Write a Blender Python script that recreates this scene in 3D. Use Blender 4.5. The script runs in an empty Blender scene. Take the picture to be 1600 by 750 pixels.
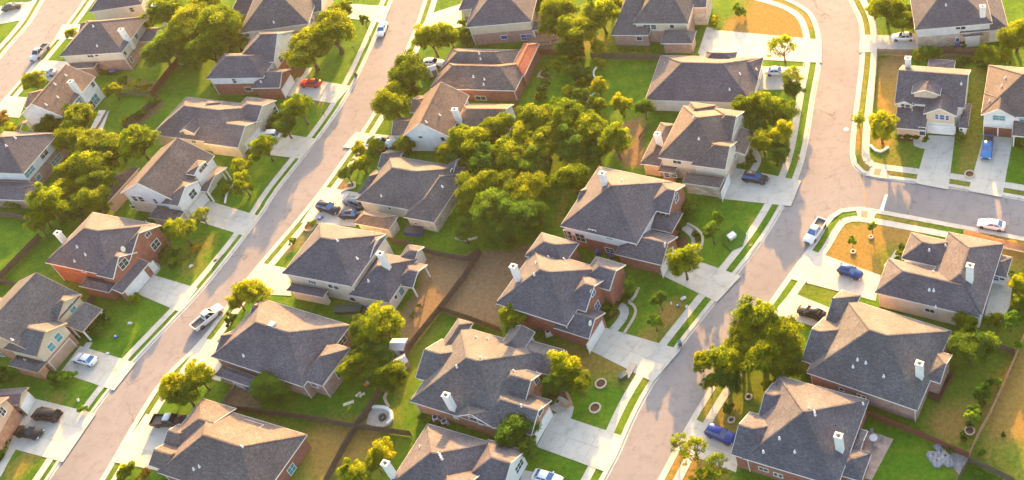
import bpy, math, random
import numpy as np
from mathutils import Vector, Matrix

random.seed(7)
RNG = np.random.default_rng(7)
sc = bpy.context.scene
COL = sc.collection
rad = math.radians

# ------------------------------------------------------------------ camera
CAMH = 146.0
FPX = 1742.1
CR = Vector((0.98909149, -0.10097431, -0.10724833))
CU = Vector((0.14730247, 0.67801196, 0.7201401))
CF = Vector((0.0, 0.72808239, -0.68548963))
CPOS = Vector((48.2, -136.0, CAMH))
cam_d = bpy.data.cameras.new('camera')
cam = bpy.data.objects.new('camera', cam_d)
COL.objects.link(cam)
cam_d.sensor_width = 36.0
cam_d.lens = FPX / 1600 * 36
cam_d.shift_x = -0.25
cam_d.shift_y = -175 / 1600
cam_d.clip_end = 6000
cam.matrix_world = Matrix(((CR.x, CU.x, -CF.x, CPOS.x), (CR.y, CU.y, -CF.y, CPOS.y), (CR.z, CU.z, -CF.z, CPOS.z), (0, 0, 0, 1)))
sc.camera = cam

# ------------------------------------------------------------------ light
SUN_AZ = 4.0      # degrees east of +Y
SUN_EL = 13.8
sun_d = bpy.data.lights.new('sun', 'SUN')
sun = bpy.data.objects.new('sun', sun_d)
COL.objects.link(sun)
sun_d.energy = 5.0
sun_d.angle = rad(0.6)
sun_d.color = (1.0, 0.49, 0.12)
to_sun = Vector((math.sin(rad(SUN_AZ)) * math.cos(rad(SUN_EL)), math.cos(rad(SUN_AZ)) * math.cos(rad(SUN_EL)), math.sin(rad(SUN_EL))))
sun.rotation_euler = to_sun.to_track_quat('Z', 'Y').to_euler()
w = bpy.data.worlds.new('World')
sc.world = w
w.use_nodes = True
nt = w.node_tree
sky = nt.nodes.new('ShaderNodeTexSky')
sky.sky_type = 'NISHITA'
sky.sun_disc = False
sky.sun_elevation = rad(SUN_EL)
sky.sun_rotation = rad(SUN_AZ)
sky.air_density = 1.0
sky.dust_density = 4.0
sky.ozone_density = 0.4
nt.nodes['Background'].inputs[1].default_value = 0.15
nt.links.new(sky.outputs[0], nt.nodes['Background'].inputs[0])
sc.view_settings.view_transform = 'Standard'
sc.view_settings.look = 'None'
sc.view_settings.exposure = 2.36
sc.view_settings.gamma = 1.0

# ------------------------------------------------------------------ pixel to place
GZ = 0.12
def ray(px, py):
    d = CR * (px - 1200) - CU * (py - 200) + CF * FPX
    return d.normalized()
def at(px, py, z=GZ):
    d = ray(px, py)
    t = (z - CPOS.z) / d.z
    return CPOS + d * t

# ------------------------------------------------------------------ materials
def newmat(name):
    m = bpy.data.materials.new(name)
    m.use_nodes = True
    n = m.node_tree
    b = n.nodes['Principled BSDF']
    return m, n, b
def N(n, t, **kw):
    x = n.nodes.new(t)
    for k, v in kw.items():
        setattr(x, k, v)
    return x
def ramp(n, stops):
    r = N(n, 'ShaderNodeValToRGB')
    cr = r.color_ramp
    while len(cr.elements) < len(stops):
        cr.elements.new(0.5)
    for e, (p, c) in zip(cr.elements, stops):
        e.position = p
        e.color = (c[0], c[1], c[2], 1)
    return r
def noise(n, scale, detail=4, vec=None, rough=0.6):
    t = N(n, 'ShaderNodeTexNoise')
    t.inputs['Scale'].default_value = scale
    t.inputs['Detail'].default_value = detail
    t.inputs['Roughness'].default_value = rough
    if vec is not None:
        n.links.new(vec, t.inputs['Vector'])
    return t
def mapped(n, scale=(1, 1, 1), coord='Object'):
    tc = N(n, 'ShaderNodeTexCoord')
    mp = N(n, 'ShaderNodeMapping')
    mp.inputs['Scale'].default_value = scale
    n.links.new(tc.outputs[coord], mp.inputs[0])
    return mp.outputs[0]
def mixc(n, fac, a, b, blend='MIX'):
    m = N(n, 'ShaderNodeMix', data_type='RGBA', blend_type=blend)
    for sock, v in ((m.inputs[0], fac), (m.inputs[6], a), (m.inputs[7], b)):
        if isinstance(v, (int, float)):
            sock.default_value = v
        elif isinstance(v, tuple):
            sock.default_value = (v[0], v[1], v[2], 1)
        else:
            n.links.new(v, sock)
    return m.outputs[2]
def bump(n, b, h, strength=0.4, dist=0.05):
    bp = N(n, 'ShaderNodeBump')
    bp.inputs['Strength'].default_value = strength
    bp.inputs['Distance'].default_value = dist
    n.links.new(h, bp.inputs['Height'])
    n.links.new(bp.outputs[0], b.inputs['Normal'])
def plain(name, c, rough=0.6, metal=0.0, var=0.12, scale=3.0, coat=0.0):
    m, n, b = newmat(name)
    v = mapped(n)
    t = noise(n, scale, 4, v)
    r = ramp(n, [(0.3, tuple(x * (1 - var) for x in c)), (0.7, tuple(min(1, x * (1 + var)) for x in c))])
    n.links.new(t.outputs[0], r.inputs[0])
    n.links.new(r.outputs[0], b.inputs['Base Color'])
    b.inputs['Roughness'].default_value = rough
    b.inputs['Metallic'].default_value = metal
    b.inputs['Coat Weight'].default_value = coat
    if coat: b.inputs['Specular IOR Level'].default_value = 0.3
    return m

def roof_mat(name, c1, c2):
    m, n, b = newmat(name)
    v = mapped(n, (1.1, 1.1, 4.6))
    t1 = noise(n, 1.6, 3, v, 0.7)
    v2 = mapped(n, (1, 1, 1))
    t2 = noise(n, 0.25, 3, v2)
    t3 = noise(n, 7.0, 2, v2)
    c = ramp(n, [(0.28, tuple(x * 0.9 for x in c1)), (0.5, tuple((a + d) / 2 for a, d in zip(c1, c2))), (0.72, tuple(x * 1.1 for x in c2))])
    n.links.new(t1.outputs[0], c.inputs[0])
    g = ramp(n, [(0.3, (0.72, 0.72, 0.74)), (0.7, (1.12, 1.1, 1.06))])
    n.links.new(t2.outputs[0], g.inputs[0])
    o = mixc(n, 1.0, c.outputs[0], g.outputs[0], 'MULTIPLY')
    g3 = ramp(n, [(0.38, (0.6, 0.6, 0.6)), (0.62, (1.3, 1.3, 1.3))])
    n.links.new(t3.outputs[0], g3.inputs[0])
    o = mixc(n, 0.7, o, g3.outputs[0], 'MULTIPLY')
    n.links.new(o, b.inputs['Base Color'])
    # horizontal shingle courses
    tc = N(n, 'ShaderNodeTexCoord')
    sx = N(n, 'ShaderNodeSeparateXYZ')
    n.links.new(tc.outputs['Object'], sx.inputs[0])
    mm = N(n, 'ShaderNodeMath', operation='MULTIPLY')
    mm.inputs[1].default_value = 5.0
    n.links.new(sx.outputs[2], mm.inputs[0])
    fr = N(n, 'ShaderNodeMath', operation='FRACT')
    n.links.new(mm.outputs[0], fr.inputs[0])
    ad = N(n, 'ShaderNodeMath', operation='ADD')
    n.links.new(fr.outputs[0], ad.inputs[0])
    n.links.new(t1.outputs[0], ad.inputs[1])
    bump(n, b, ad.outputs[0], 0.55, 0.09)
    b.inputs['Roughness'].default_value = 0.9
    b.inputs['Specular IOR Level'].default_value = 0.25
    return m
def siding_mat(name, c):
    m, n, b = newmat(name)
    v = mapped(n)
    t = noise(n, 0.8, 4, v)
    r = ramp(n, [(0.3, tuple(x * 0.86 for x in c)), (0.7, tuple(min(1, x * 1.06) for x in c))])
    n.links.new(t.outputs[0], r.inputs[0])
    n.links.new(r.outputs[0], b.inputs['Base Color'])
    sx = N(n, 'ShaderNodeSeparateXYZ')
    n.links.new(v, sx.inputs[0])
    mm = N(n, 'ShaderNodeMath', operation='MULTIPLY')
    mm.inputs[1].default_value = 5.5
    n.links.new(sx.outputs[2], mm.inputs[0])
    fr = N(n, 'ShaderNodeMath', operation='FRACT')
    n.links.new(mm.outputs[0], fr.inputs[0])
    bump(n, b, fr.outputs[0], 0.6, 0.04)
    b.inputs['Roughness'].default_value = 0.7
    return m
def brick_mat(name, c1, c2, mortar, sc_=1.0):
    m, n, b = newmat(name)
    tc = N(n, 'ShaderNodeTexCoord')
    sx = N(n, 'ShaderNodeSeparateXYZ')
    n.links.new(tc.outputs['Object'], sx.inputs[0])
    ad = N(n, 'ShaderNodeMath', operation='ADD')
    n.links.new(sx.outputs[0], ad.inputs[0])
    n.links.new(sx.outputs[1], ad.inputs[1])
    cb = N(n, 'ShaderNodeCombineXYZ')
    n.links.new(ad.outputs[0], cb.inputs[0])
    n.links.new(sx.outputs[2], cb.inputs[1])
    br = N(n, 'ShaderNodeTexBrick')
    n.links.new(cb.outputs[0], br.inputs[0])
    br.inputs['Scale'].default_value = 1.0
    br.inputs['Brick Width'].default_value = 0.42 * sc_
    br.inputs['Row Height'].default_value = 0.16 * sc_
    br.inputs['Mortar Size'].default_value = 0.015
    br.inputs['Color1'].default_value = (*c1, 1)
    br.inputs['Color2'].default_value = (*c2, 1)
    br.inputs['Mortar'].default_value = (*mortar, 1)
    t = noise(n, 1.2, 5, tc.outputs['Object'])
    g = ramp(n, [(0.3, (0.75, 0.75, 0.75)), (0.7, (1.2, 1.2, 1.2))])
    n.links.new(t.outputs[0], g.inputs[0])
    o = mixc(n, 1.0, br.outputs[0], g.outputs[0], 'MULTIPLY')
    n.links.new(o, b.inputs['Base Color'])
    bump(n, b, br.outputs['Fac'], -0.3, 0.02)
    b.inputs['Roughness'].default_value = 0.85
    return m
def surface_mat(name, c1, c2, stain, big=0.12, fine=6.0, rough=0.85):
    m, n, b = newmat(name)
    v = mapped(n, (1, 1, 1))
    geo = N(n, 'ShaderNodeNewGeometry')
    t1 = noise(n, big, 5, geo.outputs['Position'], 0.65)
    t2 = noise(n, fine, 4, geo.outputs['Position'], 0.7)
    r = ramp(n, [(0.3, c1), (0.7, c2)])
    n.links.new(t1.outputs[0], r.inputs[0])
    g = ramp(n, [(0.25, (0.82, 0.82, 0.82)), (0.75, (1.1, 1.1, 1.1))])
    n.links.new(t2.outputs[0], g.inputs[0])
    o = mixc(n, 1.0, r.outputs[0], g.outputs[0], 'MULTIPLY')
    t3 = noise(n, 0.6, 6, geo.outputs['Position'], 0.75)
    s = ramp(n, [(0.50, (0, 0, 0)), (0.72, (1, 1, 1))])
    n.links.new(t3.outputs[0], s.inputs[0])
    o = mixc(n, s.outputs[0], o, stain)
    n.links.new(o, b.inputs['Base Color'])
    bump(n, b, t2.outputs[0], 0.25, 0.02)
    b.inputs['Roughness'].default_value = rough
    b.inputs['Specular IOR Level'].default_value = 0.15
    return m

def grass_mat():
    m, n, b = newmat('lawn_grass')
    geo = N(n, 'ShaderNodeNewGeometry')
    P = geo.outputs['Position']
    t1 = noise(n, 0.16, 5, P, 0.6)
    t2 = noise(n, 1.6, 5, P, 0.75)
    t3 = noise(n, 7.0, 4, P, 0.85)
    t4 = noise(n, 0.45, 4, P, 0.7)
    green = ramp(n, [(0.3, (0.032, 0.105, 0.006)), (0.5, (0.056, 0.150, 0.008)), (0.72, (0.105, 0.190, 0.013))])
    n.links.new(t1.outputs[0], green.inputs[0])
    g2 = ramp(n, [(0.3, (0.58, 0.62, 0.6)), (0.7, (1.6, 1.35, 1.4))])
    n.links.new(t2.outputs[0], g2.inputs[0])
    o = mixc(n, 0.8, green.outputs[0], g2.outputs[0], 'MULTIPLY')
    r4 = ramp(n, [(0.52, (0, 0, 0)), (0.68, (0.7, 0.7, 0.7))]); n.links.new(t4.outputs[0], r4.inputs[0])
    o = mixc(n, r4.outputs[0], o, (0.13, 0.17, 0.015))
    def attr_mix(o, name, col1, col2, nz, amp):
        a = N(n, 'ShaderNodeAttribute', attribute_name=name)
        ad = N(n, 'ShaderNodeMath', operation='MULTIPLY_ADD')
        n.links.new(nz.outputs[0], ad.inputs[0])
        ad.inputs[1].default_value = amp
        ad.inputs[2].default_value = -amp * 0.5
        s = N(n, 'ShaderNodeMath', operation='ADD', use_clamp=True)
        n.links.new(a.outputs['Fac'], s.inputs[0])
        n.links.new(ad.outputs[0], s.inputs[1])
        f = N(n, 'ShaderNodeMapRange')
        f.inputs[1].default_value = 0.18
        f.inputs[2].default_value = 0.85
        n.links.new(s.outputs[0], f.inputs[0])
        cc = ramp(n, [(0.3, col1), (0.7, col2)])
        n.links.new(t2.outputs[0], cc.inputs[0])
        return mixc(n, f.outputs[0], o, cc.outputs[0])
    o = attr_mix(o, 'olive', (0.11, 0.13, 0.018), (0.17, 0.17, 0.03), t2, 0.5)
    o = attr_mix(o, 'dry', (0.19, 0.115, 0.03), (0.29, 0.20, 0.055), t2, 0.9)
    o = attr_mix(o, 'dirt', (0.15, 0.095, 0.05), (0.24, 0.17, 0.10), t2, 0.7)
    g3 = ramp(n, [(0.3, (0.6, 0.63, 0.6)), (0.7, (1.35, 1.32, 1.3))])
    n.links.new(t3.outputs[0], g3.inputs[0])
    o = mixc(n, 0.8, o, g3.outputs[0], 'MULTIPLY')
    n.links.new(o, b.inputs['Base Color'])
    bump(n, b, t3.outputs[0], 0.8, 0.08)
    b.inputs['Roughness'].default_value = 0.95
    b.inputs['Specular IOR Level'].default_value = 0.08
    return m

def leaf_mat(name, cols, trans=0.5):
    m, n, b = newmat(name)
    geo = N(n, 'ShaderNodeNewGeometry')
    oi = N(n, 'ShaderNodeObjectInfo')
    at_ = N(n, 'ShaderNodeAttribute', attribute_name='shade')
    r = ramp(n, [(0.0, cols[0]), (0.45, cols[1]), (1.0, cols[2])])
    n.links.new(at_.outputs['Fac'], r.inputs[0])
    hs = N(n, 'ShaderNodeHueSaturation')
    mr = N(n, 'ShaderNodeMapRange')
    mr.inputs[3].default_value = 0.47
    mr.inputs[4].default_value = 0.515
    n.links.new(oi.outputs['Random'], mr.inputs[0])
    n.links.new(mr.outputs[0], hs.inputs['Hue'])
    mr2 = N(n, 'ShaderNodeMapRange')
    mr2.inputs[3].default_value = 1.15
    mr2.inputs[4].default_value = 0.8
    n.links.new(oi.outputs['Random'], mr2.inputs[0])
    n.links.new(mr2.outputs[0], hs.inputs['Value'])
    n.links.new(r.outputs[0], hs.inputs['Color'])
    n.links.new(hs.outputs[0], b.inputs['Base Color'])
    b.inputs['Roughness'].default_value = 0.6
    b.inputs['Specular IOR Level'].default_value = 0.08
    tr = N(n, 'ShaderNodeBsdfTranslucent')
    tc_ = mixc(n, 1.0, hs.outputs[0], (1.8, 2.0, 0.6), 'MULTIPLY')
    n.links.new(tc_, tr.inputs[0])
    mx = N(n, 'ShaderNodeMixShader')
    mx.inputs[0].default_value = trans
    out = n.nodes['Material Output']
    n.links.new(b.outputs[0], mx.inputs[1])
    n.links.new(tr.outputs[0], mx.inputs[2])
    n.links.new(mx.outputs[0], out.inputs[0])
    return m

M = {}
M['roof'] = roof_mat('shingle_grey', (0.064, 0.064, 0.082), (0.136, 0.128, 0.146))
M['roof_warm'] = roof_mat('shingle_brown', (0.115, 0.085, 0.072), (0.21, 0.155, 0.13))
M['roof_b'] = roof_mat('shingle_slate', (0.058, 0.062, 0.082), (0.122, 0.122, 0.146))
M['roof_c'] = roof_mat('shingle_taupe', (0.076, 0.066, 0.070), (0.155, 0.132, 0.130))
M['roof_d'] = roof_mat('shingle_blue_grey', (0.060, 0.064, 0.076), (0.128, 0.130, 0.144))
M['roof_red'] = roof_mat('metal_red_roof', (0.34, 0.10, 0.06), (0.42, 0.14, 0.085))
M['cream'] = siding_mat('cream_siding', (0.66, 0.60, 0.50))
M['white'] = siding_mat('white_siding', (0.74, 0.74, 0.74))
M['beige'] = siding_mat('beige_siding', (0.62, 0.52, 0.38))
M['peach'] = siding_mat('peach_siding', (0.60, 0.42, 0.30))
M['red_brick'] = brick_mat('red_brick', (0.30, 0.085, 0.05), (0.22, 0.06, 0.04), (0.32, 0.22, 0.18))
M['orange_brick'] = brick_mat('orange_brick', (0.42, 0.19, 0.10), (0.34, 0.14, 0.08), (0.42, 0.30, 0.22))
M['pink_brick'] = brick_mat('pink_brick', (0.36, 0.20, 0.17), (0.27, 0.15, 0.13), (0.42, 0.34, 0.30))
M['stone'] = brick_mat('cream_stone', (0.58, 0.50, 0.40), (0.40, 0.32, 0.25), (0.55, 0.50, 0.43), 2.6)
M['trim'] = plain('white_trim', (0.66, 0.65, 0.62), 0.5, var=0.05)
M['trim_brown'] = plain('tan_trim', (0.50, 0.36, 0.24), 0.6, var=0.08)
M['garage_white'] = siding_mat('white_garage_door', (0.76, 0.76, 0.76))
M['garage_tan'] = siding_mat('tan_garage_door', (0.46, 0.30, 0.21))
M['garage_maroon'] = siding_mat('maroon_garage_door', (0.17, 0.06, 0.045))
M['chimney'] = siding_mat('chimney_siding', (0.80, 0.79, 0.77))
M['black'] = plain('dark_metal', (0.03, 0.03, 0.033), 0.5)
M['pipe'] = plain('vent_pipe', (0.6, 0.6, 0.62), 0.4)
m_, n_, b_ = newmat('window_glass')
b_.inputs['Base Color'].default_value = (0.03, 0.06, 0.075, 1); b_.inputs['Roughness'].default_value = 0.06; b_.inputs['Specular IOR Level'].default_value = 0.9
M['glass'] = m_
m_, n_, b_ = newmat('window_glass_sky_teal')
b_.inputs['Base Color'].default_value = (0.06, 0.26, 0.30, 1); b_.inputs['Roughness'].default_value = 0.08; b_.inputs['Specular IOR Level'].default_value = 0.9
M['teal'] = m_  # teal base colour stands in for sky mirrored in the panes
m_, n_, b_ = newmat('window_glass_sky_blue')
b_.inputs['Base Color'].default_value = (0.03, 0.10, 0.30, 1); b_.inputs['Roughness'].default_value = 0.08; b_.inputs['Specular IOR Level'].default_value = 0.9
M['blueglass'] = m_  # blue sky reflection put into the base colour of the panes
M['concrete'] = surface_mat('concrete', (0.43, 0.405, 0.35), (0.54, 0.51, 0.45), (0.33, 0.30, 0.25))
M['joint'] = plain('dark_joint_bed', (0.14, 0.13, 0.12), 0.9)  # dark bed that shows in the gaps between slabs
def asphalt_mat(*a):
    m = surface_mat(*a)
    n = m.node_tree; b = n.nodes['Principled BSDF']
    src = b.inputs['Base Color'].links[0].from_socket
    geo = N(n, 'ShaderNodeNewGeometry')
    w1 = noise(n, 0.5, 3, geo.outputs['Position'])
    ad = N(n, 'ShaderNodeVectorMath', operation='SCALE'); ad.inputs['Scale'].default_value = 3.0
    n.links.new(w1.outputs['Color'], ad.inputs[0])
    a2 = N(n, 'ShaderNodeVectorMath', operation='ADD')
    n.links.new(geo.outputs['Position'], a2.inputs[0]); n.links.new(ad.outputs[0], a2.inputs[1])
    vo = N(n, 'ShaderNodeTexVoronoi', feature='DISTANCE_TO_EDGE'); vo.inputs['Scale'].default_value = 0.085
    n.links.new(a2.outputs[0], vo.inputs['Vector'])
    r = ramp(n, [(0.0, (1, 1, 1)), (0.012, (0, 0, 0))]); n.links.new(vo.outputs[0], r.inputs[0])
    w2 = noise(n, 0.12, 2, geo.outputs['Position']); r2 = ramp(n, [(0.50, (0, 0, 0)), (0.60, (0.75, 0.75, 0.75))]); n.links.new(w2.outputs[0], r2.inputs[0])
    f = mixc(n, 1.0, r.outputs[0], r2.outputs[0], 'MULTIPLY')
    o = mixc(n, f, src, (0.07, 0.065, 0.07))
    w3 = noise(n, 0.9, 3, geo.outputs['Position']); r3 = ramp(n, [(0.70, (0, 0, 0)), (0.76, (0.5, 0.5, 0.5))]); n.links.new(w3.outputs[0], r3.inputs[0])
    o = mixc(n, r3.outputs[0], o, (0.10, 0.09, 0.09))
    n.links.new(o, b.inputs['Base Color'])
    return m
M['asphalt'] = asphalt_mat('worn_asphalt', (0.180, 0.174, 0.180), (0.240, 0.230, 0.236), (0.145, 0.138, 0.142), 0.07, 9.0)
M['grass'] = grass_mat()
M['mulch'] = surface_mat('mulch', (0.09, 0.045, 0.028), (0.15, 0.08, 0.045), (0.06, 0.03, 0.02), 1.0)
M['fence'] = plain('dark_stained_wood', (0.095, 0.072, 0.056), 0.85, var=0.35, scale=2)
M['fence_red'] = plain('red_stained_wood', (0.15, 0.045, 0.028), 0.85, var=0.3, scale=2)
M['fence_grey'] = plain('weathered_wood', (0.20, 0.15, 0.12), 0.85, var=0.3, scale=2)
M['fence_tan'] = plain('tan_wood', (0.34, 0.19, 0.11), 0.85, var=0.3, scale=2)
M['bark'] = plain('bark', (0.11, 0.075, 0.05), 0.95, var=0.3, scale=6)
M['tactile'] = plain('red_paving', (0.50, 0.16, 0.10), 0.8)
M['stonepale'] = plain('pale_stone', (0.42, 0.36, 0.28), 0.9, var=0.25, scale=4)
M['stonegrey'] = plain('grey_rock', (0.23, 0.23, 0.24), 0.9, var=0.35, scale=2)
M['paver'] = brick_mat('patio_paver', (0.42, 0.30, 0.24), (0.34, 0.24, 0.19), (0.28, 0.2, 0.16), 3)
M['groundcover'] = surface_mat('ground_cover', (0.024, 0.10, 0.005), (0.045, 0.14, 0.007), (0.02, 0.09, 0.005), 0.5)
M['bin_teal'] = plain('teal_plastic', (0.025, 0.11, 0.13), 0.5)
M['bin_blue'] = plain('blue_plastic', (0.02, 0.07, 0.32), 0.5)
M['bin_dark'] = plain('dark_green_plastic', (0.03, 0.07, 0.06), 0.5)
M['wood'] = plain('patio_wood', (0.62, 0.56, 0.36), 0.7)
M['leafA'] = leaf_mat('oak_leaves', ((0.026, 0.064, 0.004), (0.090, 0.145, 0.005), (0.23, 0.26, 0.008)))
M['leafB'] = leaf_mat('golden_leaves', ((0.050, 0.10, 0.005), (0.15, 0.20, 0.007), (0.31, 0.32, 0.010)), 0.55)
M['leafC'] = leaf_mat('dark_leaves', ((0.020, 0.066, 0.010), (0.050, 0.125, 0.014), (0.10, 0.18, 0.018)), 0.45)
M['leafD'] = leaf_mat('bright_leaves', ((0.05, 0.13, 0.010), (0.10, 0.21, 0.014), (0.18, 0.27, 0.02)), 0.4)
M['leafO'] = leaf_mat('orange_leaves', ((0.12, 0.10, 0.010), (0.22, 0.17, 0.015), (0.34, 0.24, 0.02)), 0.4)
M['tyre'] = plain('tyre_rubber', (0.02, 0.02, 0.02), 0.8)
M['rim'] = plain('wheel_rim', (0.45, 0.46, 0.48), 0.35, 0.6)
M['lamp'] = plain('headlight_lens', (0.7, 0.72, 0.75), 0.2)
M['tail'] = plain('tail_light_lens', (0.35, 0.015, 0.01), 0.3)
m_, n_, b_ = newmat('car_glass')
b_.inputs['Base Color'].default_value = (0.012, 0.018, 0.028, 1); b_.inputs['Roughness'].default_value = 0.05; b_.inputs['Specular IOR Level'].default_value = 0.5
M['carglass'] = m_
m_, n_, b_ = newmat('car_glass_blue')
b_.inputs['Base Color'].default_value = (0.03, 0.11, 0.27, 1); b_.inputs['Roughness'].default_value = 0.05; b_.inputs['Specular IOR Level'].default_value = 1.0
M['carglass_blue'] = m_
def paint(name, c):
    if name not in M:
        M[name] = plain(name, c, 0.3, 0.1, var=0.04, coat=0.1)
    return M[name]

# ------------------------------------------------------------------ object helpers
LABELS = {}
def tag(o, label=None, cat=None, group=None, kind=None):
    if label: o['label'] = label
    if cat: o['category'] = cat
    if group: o['group'] = group
    if kind: o['kind'] = kind
    return o
def link(name, me, m, parent=None, loc=None, rotz=None):
    o = bpy.data.objects.new(name, me)
    COL.objects.link(o)
    if m is not None and len(me.materials) == 0:
        for mm in (m if isinstance(m, (list, tuple)) else [m]):
            me.materials.append(mm)
    if parent is not None: o.parent = parent
    if loc is not None: o.location = loc
    if rotz is not None: o.rotation_euler = (0, 0, rotz)
    return o
def empty(name, loc, rotz=0.0, label=None, cat=None, group=None, kind=None):
    o = bpy.data.objects.new(name, None)
    COL.objects.link(o)
    o.location = loc
    o.rotation_euler = (0, 0, rotz)
    o.empty_display_size = 0.5
    return tag(o, label, cat, group, kind)
class MB:
    """collects vertices and faces of one mesh"""
    def __init__(s): s.v = []; s.f = []; s.mi = []; s.cur = 0
    def quad(s, *p):
        i = len(s.v); s.v += [tuple(x) for x in p]; s.f.append(tuple(range(i, i + len(p)))); s.mi.append(s.cur)
    def box(s, x0, x1, y0, y1, z0, z1):
        i = len(s.v)
        s.v += [(x0, y0, z0), (x1, y0, z0), (x1, y1, z0), (x0, y1, z0), (x0, y0, z1), (x1, y0, z1), (x1, y1, z1), (x0, y1, z1)]
        for f in ((0, 3, 2, 1), (4, 5, 6, 7), (0, 1, 5, 4), (1, 2, 6, 5), (2, 3, 7, 6), (3, 0, 4, 7)):
            s.f.append(tuple(i + k for k in f)); s.mi.append(s.cur)
    def bar(s, a, b, wdt, hgt, up=Vector((0, 0, 1)), off=0.0):
        """box beam from a to b"""
        a, b = Vector(a), Vector(b)
        d = (b - a).normalized()
        side = d.cross(up)
        if side.length < 1e-4: side = Vector((1, 0, 0))
        side.normalize()
        u = side.cross(d).normalized()
        i = len(s.v)
        for p in (a, b):
            for sx, sz in ((-1, -1), (1, -1), (1, 1), (-1, 1)):
                s.v.append(tuple(p + side * (sx * wdt / 2) + u * (sz * hgt / 2 + off)))
        for f in ((0, 1, 2, 3), (7, 6, 5, 4), (0, 4, 5, 1), (1, 5, 6, 2), (2, 6, 7, 3), (3, 7, 4, 0)):
            s.f.append(tuple(i + k for k in f)); s.mi.append(s.cur)
    def tube(s, pts, rads, n=6):
        base = len(s.v)
        pts = [Vector(p) for p in pts]
        for k, (p, r) in enumerate(zip(pts, rads)):
            d = (pts[min(k + 1, len(pts) - 1)] - pts[max(k - 1, 0)]).normalized()
            a = d.cross(Vector((0.3, 0.1, 1))) if abs(d.z) < 0.95 else d.cross(Vector((1, 0, 0)))
            a.normalize(); bb = d.cross(a)
            for q in range(n):
                t = 2 * math.pi * q / n
                s.v.append(tuple(p + a * (r * math.cos(t)) + bb * (r * math.sin(t))))
        for k in range(len(pts) - 1):
            for q in range(n):
                s.f.append((base + k * n + q, base + k * n + (q + 1) % n, base + (k + 1) * n + (q + 1) % n, base + (k + 1) * n + q)); s.mi.append(s.cur)
        s.f.append(tuple(base + q for q in reversed(range(n)))); s.mi.append(s.cur)
        e = base + (len(pts) - 1) * n
        s.f.append(tuple(e + q for q in range(n))); s.mi.append(s.cur)
    def ring(s, cx, cy, r0, r1, z0, z1, n=20, a0=0, a1=2 * math.pi):
        full = abs(a1 - a0 - 2 * math.pi) < 1e-3
        for k in range(n):
            t0, t1 = a0 + (a1 - a0) * k / n, a0 + (a1 - a0) * (k + 1) / n
            P = lambda r, t, z: (cx + r * math.cos(t), cy + r * math.sin(t), z)
            s.quad(P(r0, t0, z1), P(r1, t0, z1), P(r1, t1, z1), P(r0, t1, z1))
            s.quad(P(r1, t0, z0), P(r1, t1, z0), P(r1, t1, z1), P(r1, t0, z1))
            s.quad(P(r0, t1, z0), P(r0, t0, z0), P(r0, t0, z1), P(r0, t1, z1))
            if not full and k in (0, n - 1):
                t = t0 if k == 0 else t1
                s.quad(P(r0, t, z0), P(r1, t, z0), P(r1, t, z1), P(r0, t, z1))
    def mesh(s, name, smooth=False):
        me = bpy.data.meshes.new(name)
        me.from_pydata(s.v, [], s.f)
        if any(s.mi):
            me.polygons.foreach_set('material_index', s.mi)
        if smooth:
            me.polygons.foreach_set('use_smooth', [True] * len(s.f))
        me.update()
        return me
    def build(s, name, m, parent=None, loc=None, rotz=None, smooth=False):
        return link(name, s.mesh(name, smooth), m, parent, loc, rotz)
#@@PART2
# ------------------------------------------------------------------ roads, kerbs, pavements
def smooth_line(pts, step=2.0):
    """Catmull-Rom through ground points, resampled"""
    P = [Vector((p.x, p.y)) for p in pts]
    P = [P[0] * 2 - P[1]] + P + [P[-1] * 2 - P[-2]]
    out = []
    for i in range(1, len(P) - 2):
        a, b, c, d = P[i - 1:i + 3]
        n = max(1, int((c - b).length / step))
        for k in range(n):
            t = k / n
            out.append(0.5 * ((2 * b) + (c - a) * t + (2 * a - 5 * b + 4 * c - d) * t * t + (3 * b - a - 3 * c + d) * t ** 3))
    out.append(P[-2])
    return out
def resample(L, step):
    out = [L[0]]; acc = 0.0
    for a, b in zip(L[:-1], L[1:]):
        d = (b - a).length
        while acc + d >= step:
            t = (step - acc) / d
            a = a + (b - a) * t
            out.append(a); d = (b - a).length; acc = 0.0
        acc += d
    return out
def offset(L, d):
    """offset to the right of travel"""
    out = []
    for i, p in enumerate(L):
        t = (L[min(i + 1, len(L) - 1)] - L[max(i - 1, 0)])
        if t.length < 1e-6: t = Vector((1, 0))
        t.normalize()
        out.append(p + Vector((t.y, -t.x)) * d)
    return out
def gl(px):
    return [at(x, y, 0.0) for x, y in px]
def strip(name, L, d0, d1, z0, z1, m, kind='structure', parent=None):
    A, B = offset(L, d0), offset(L, d1)
    mb = MB()
    for i in range(len(L) - 1):
        mb.quad((*A[i], z0), (*B[i], z1), (*B[i + 1], z1), (*A[i + 1], z0))
    return mb
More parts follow.
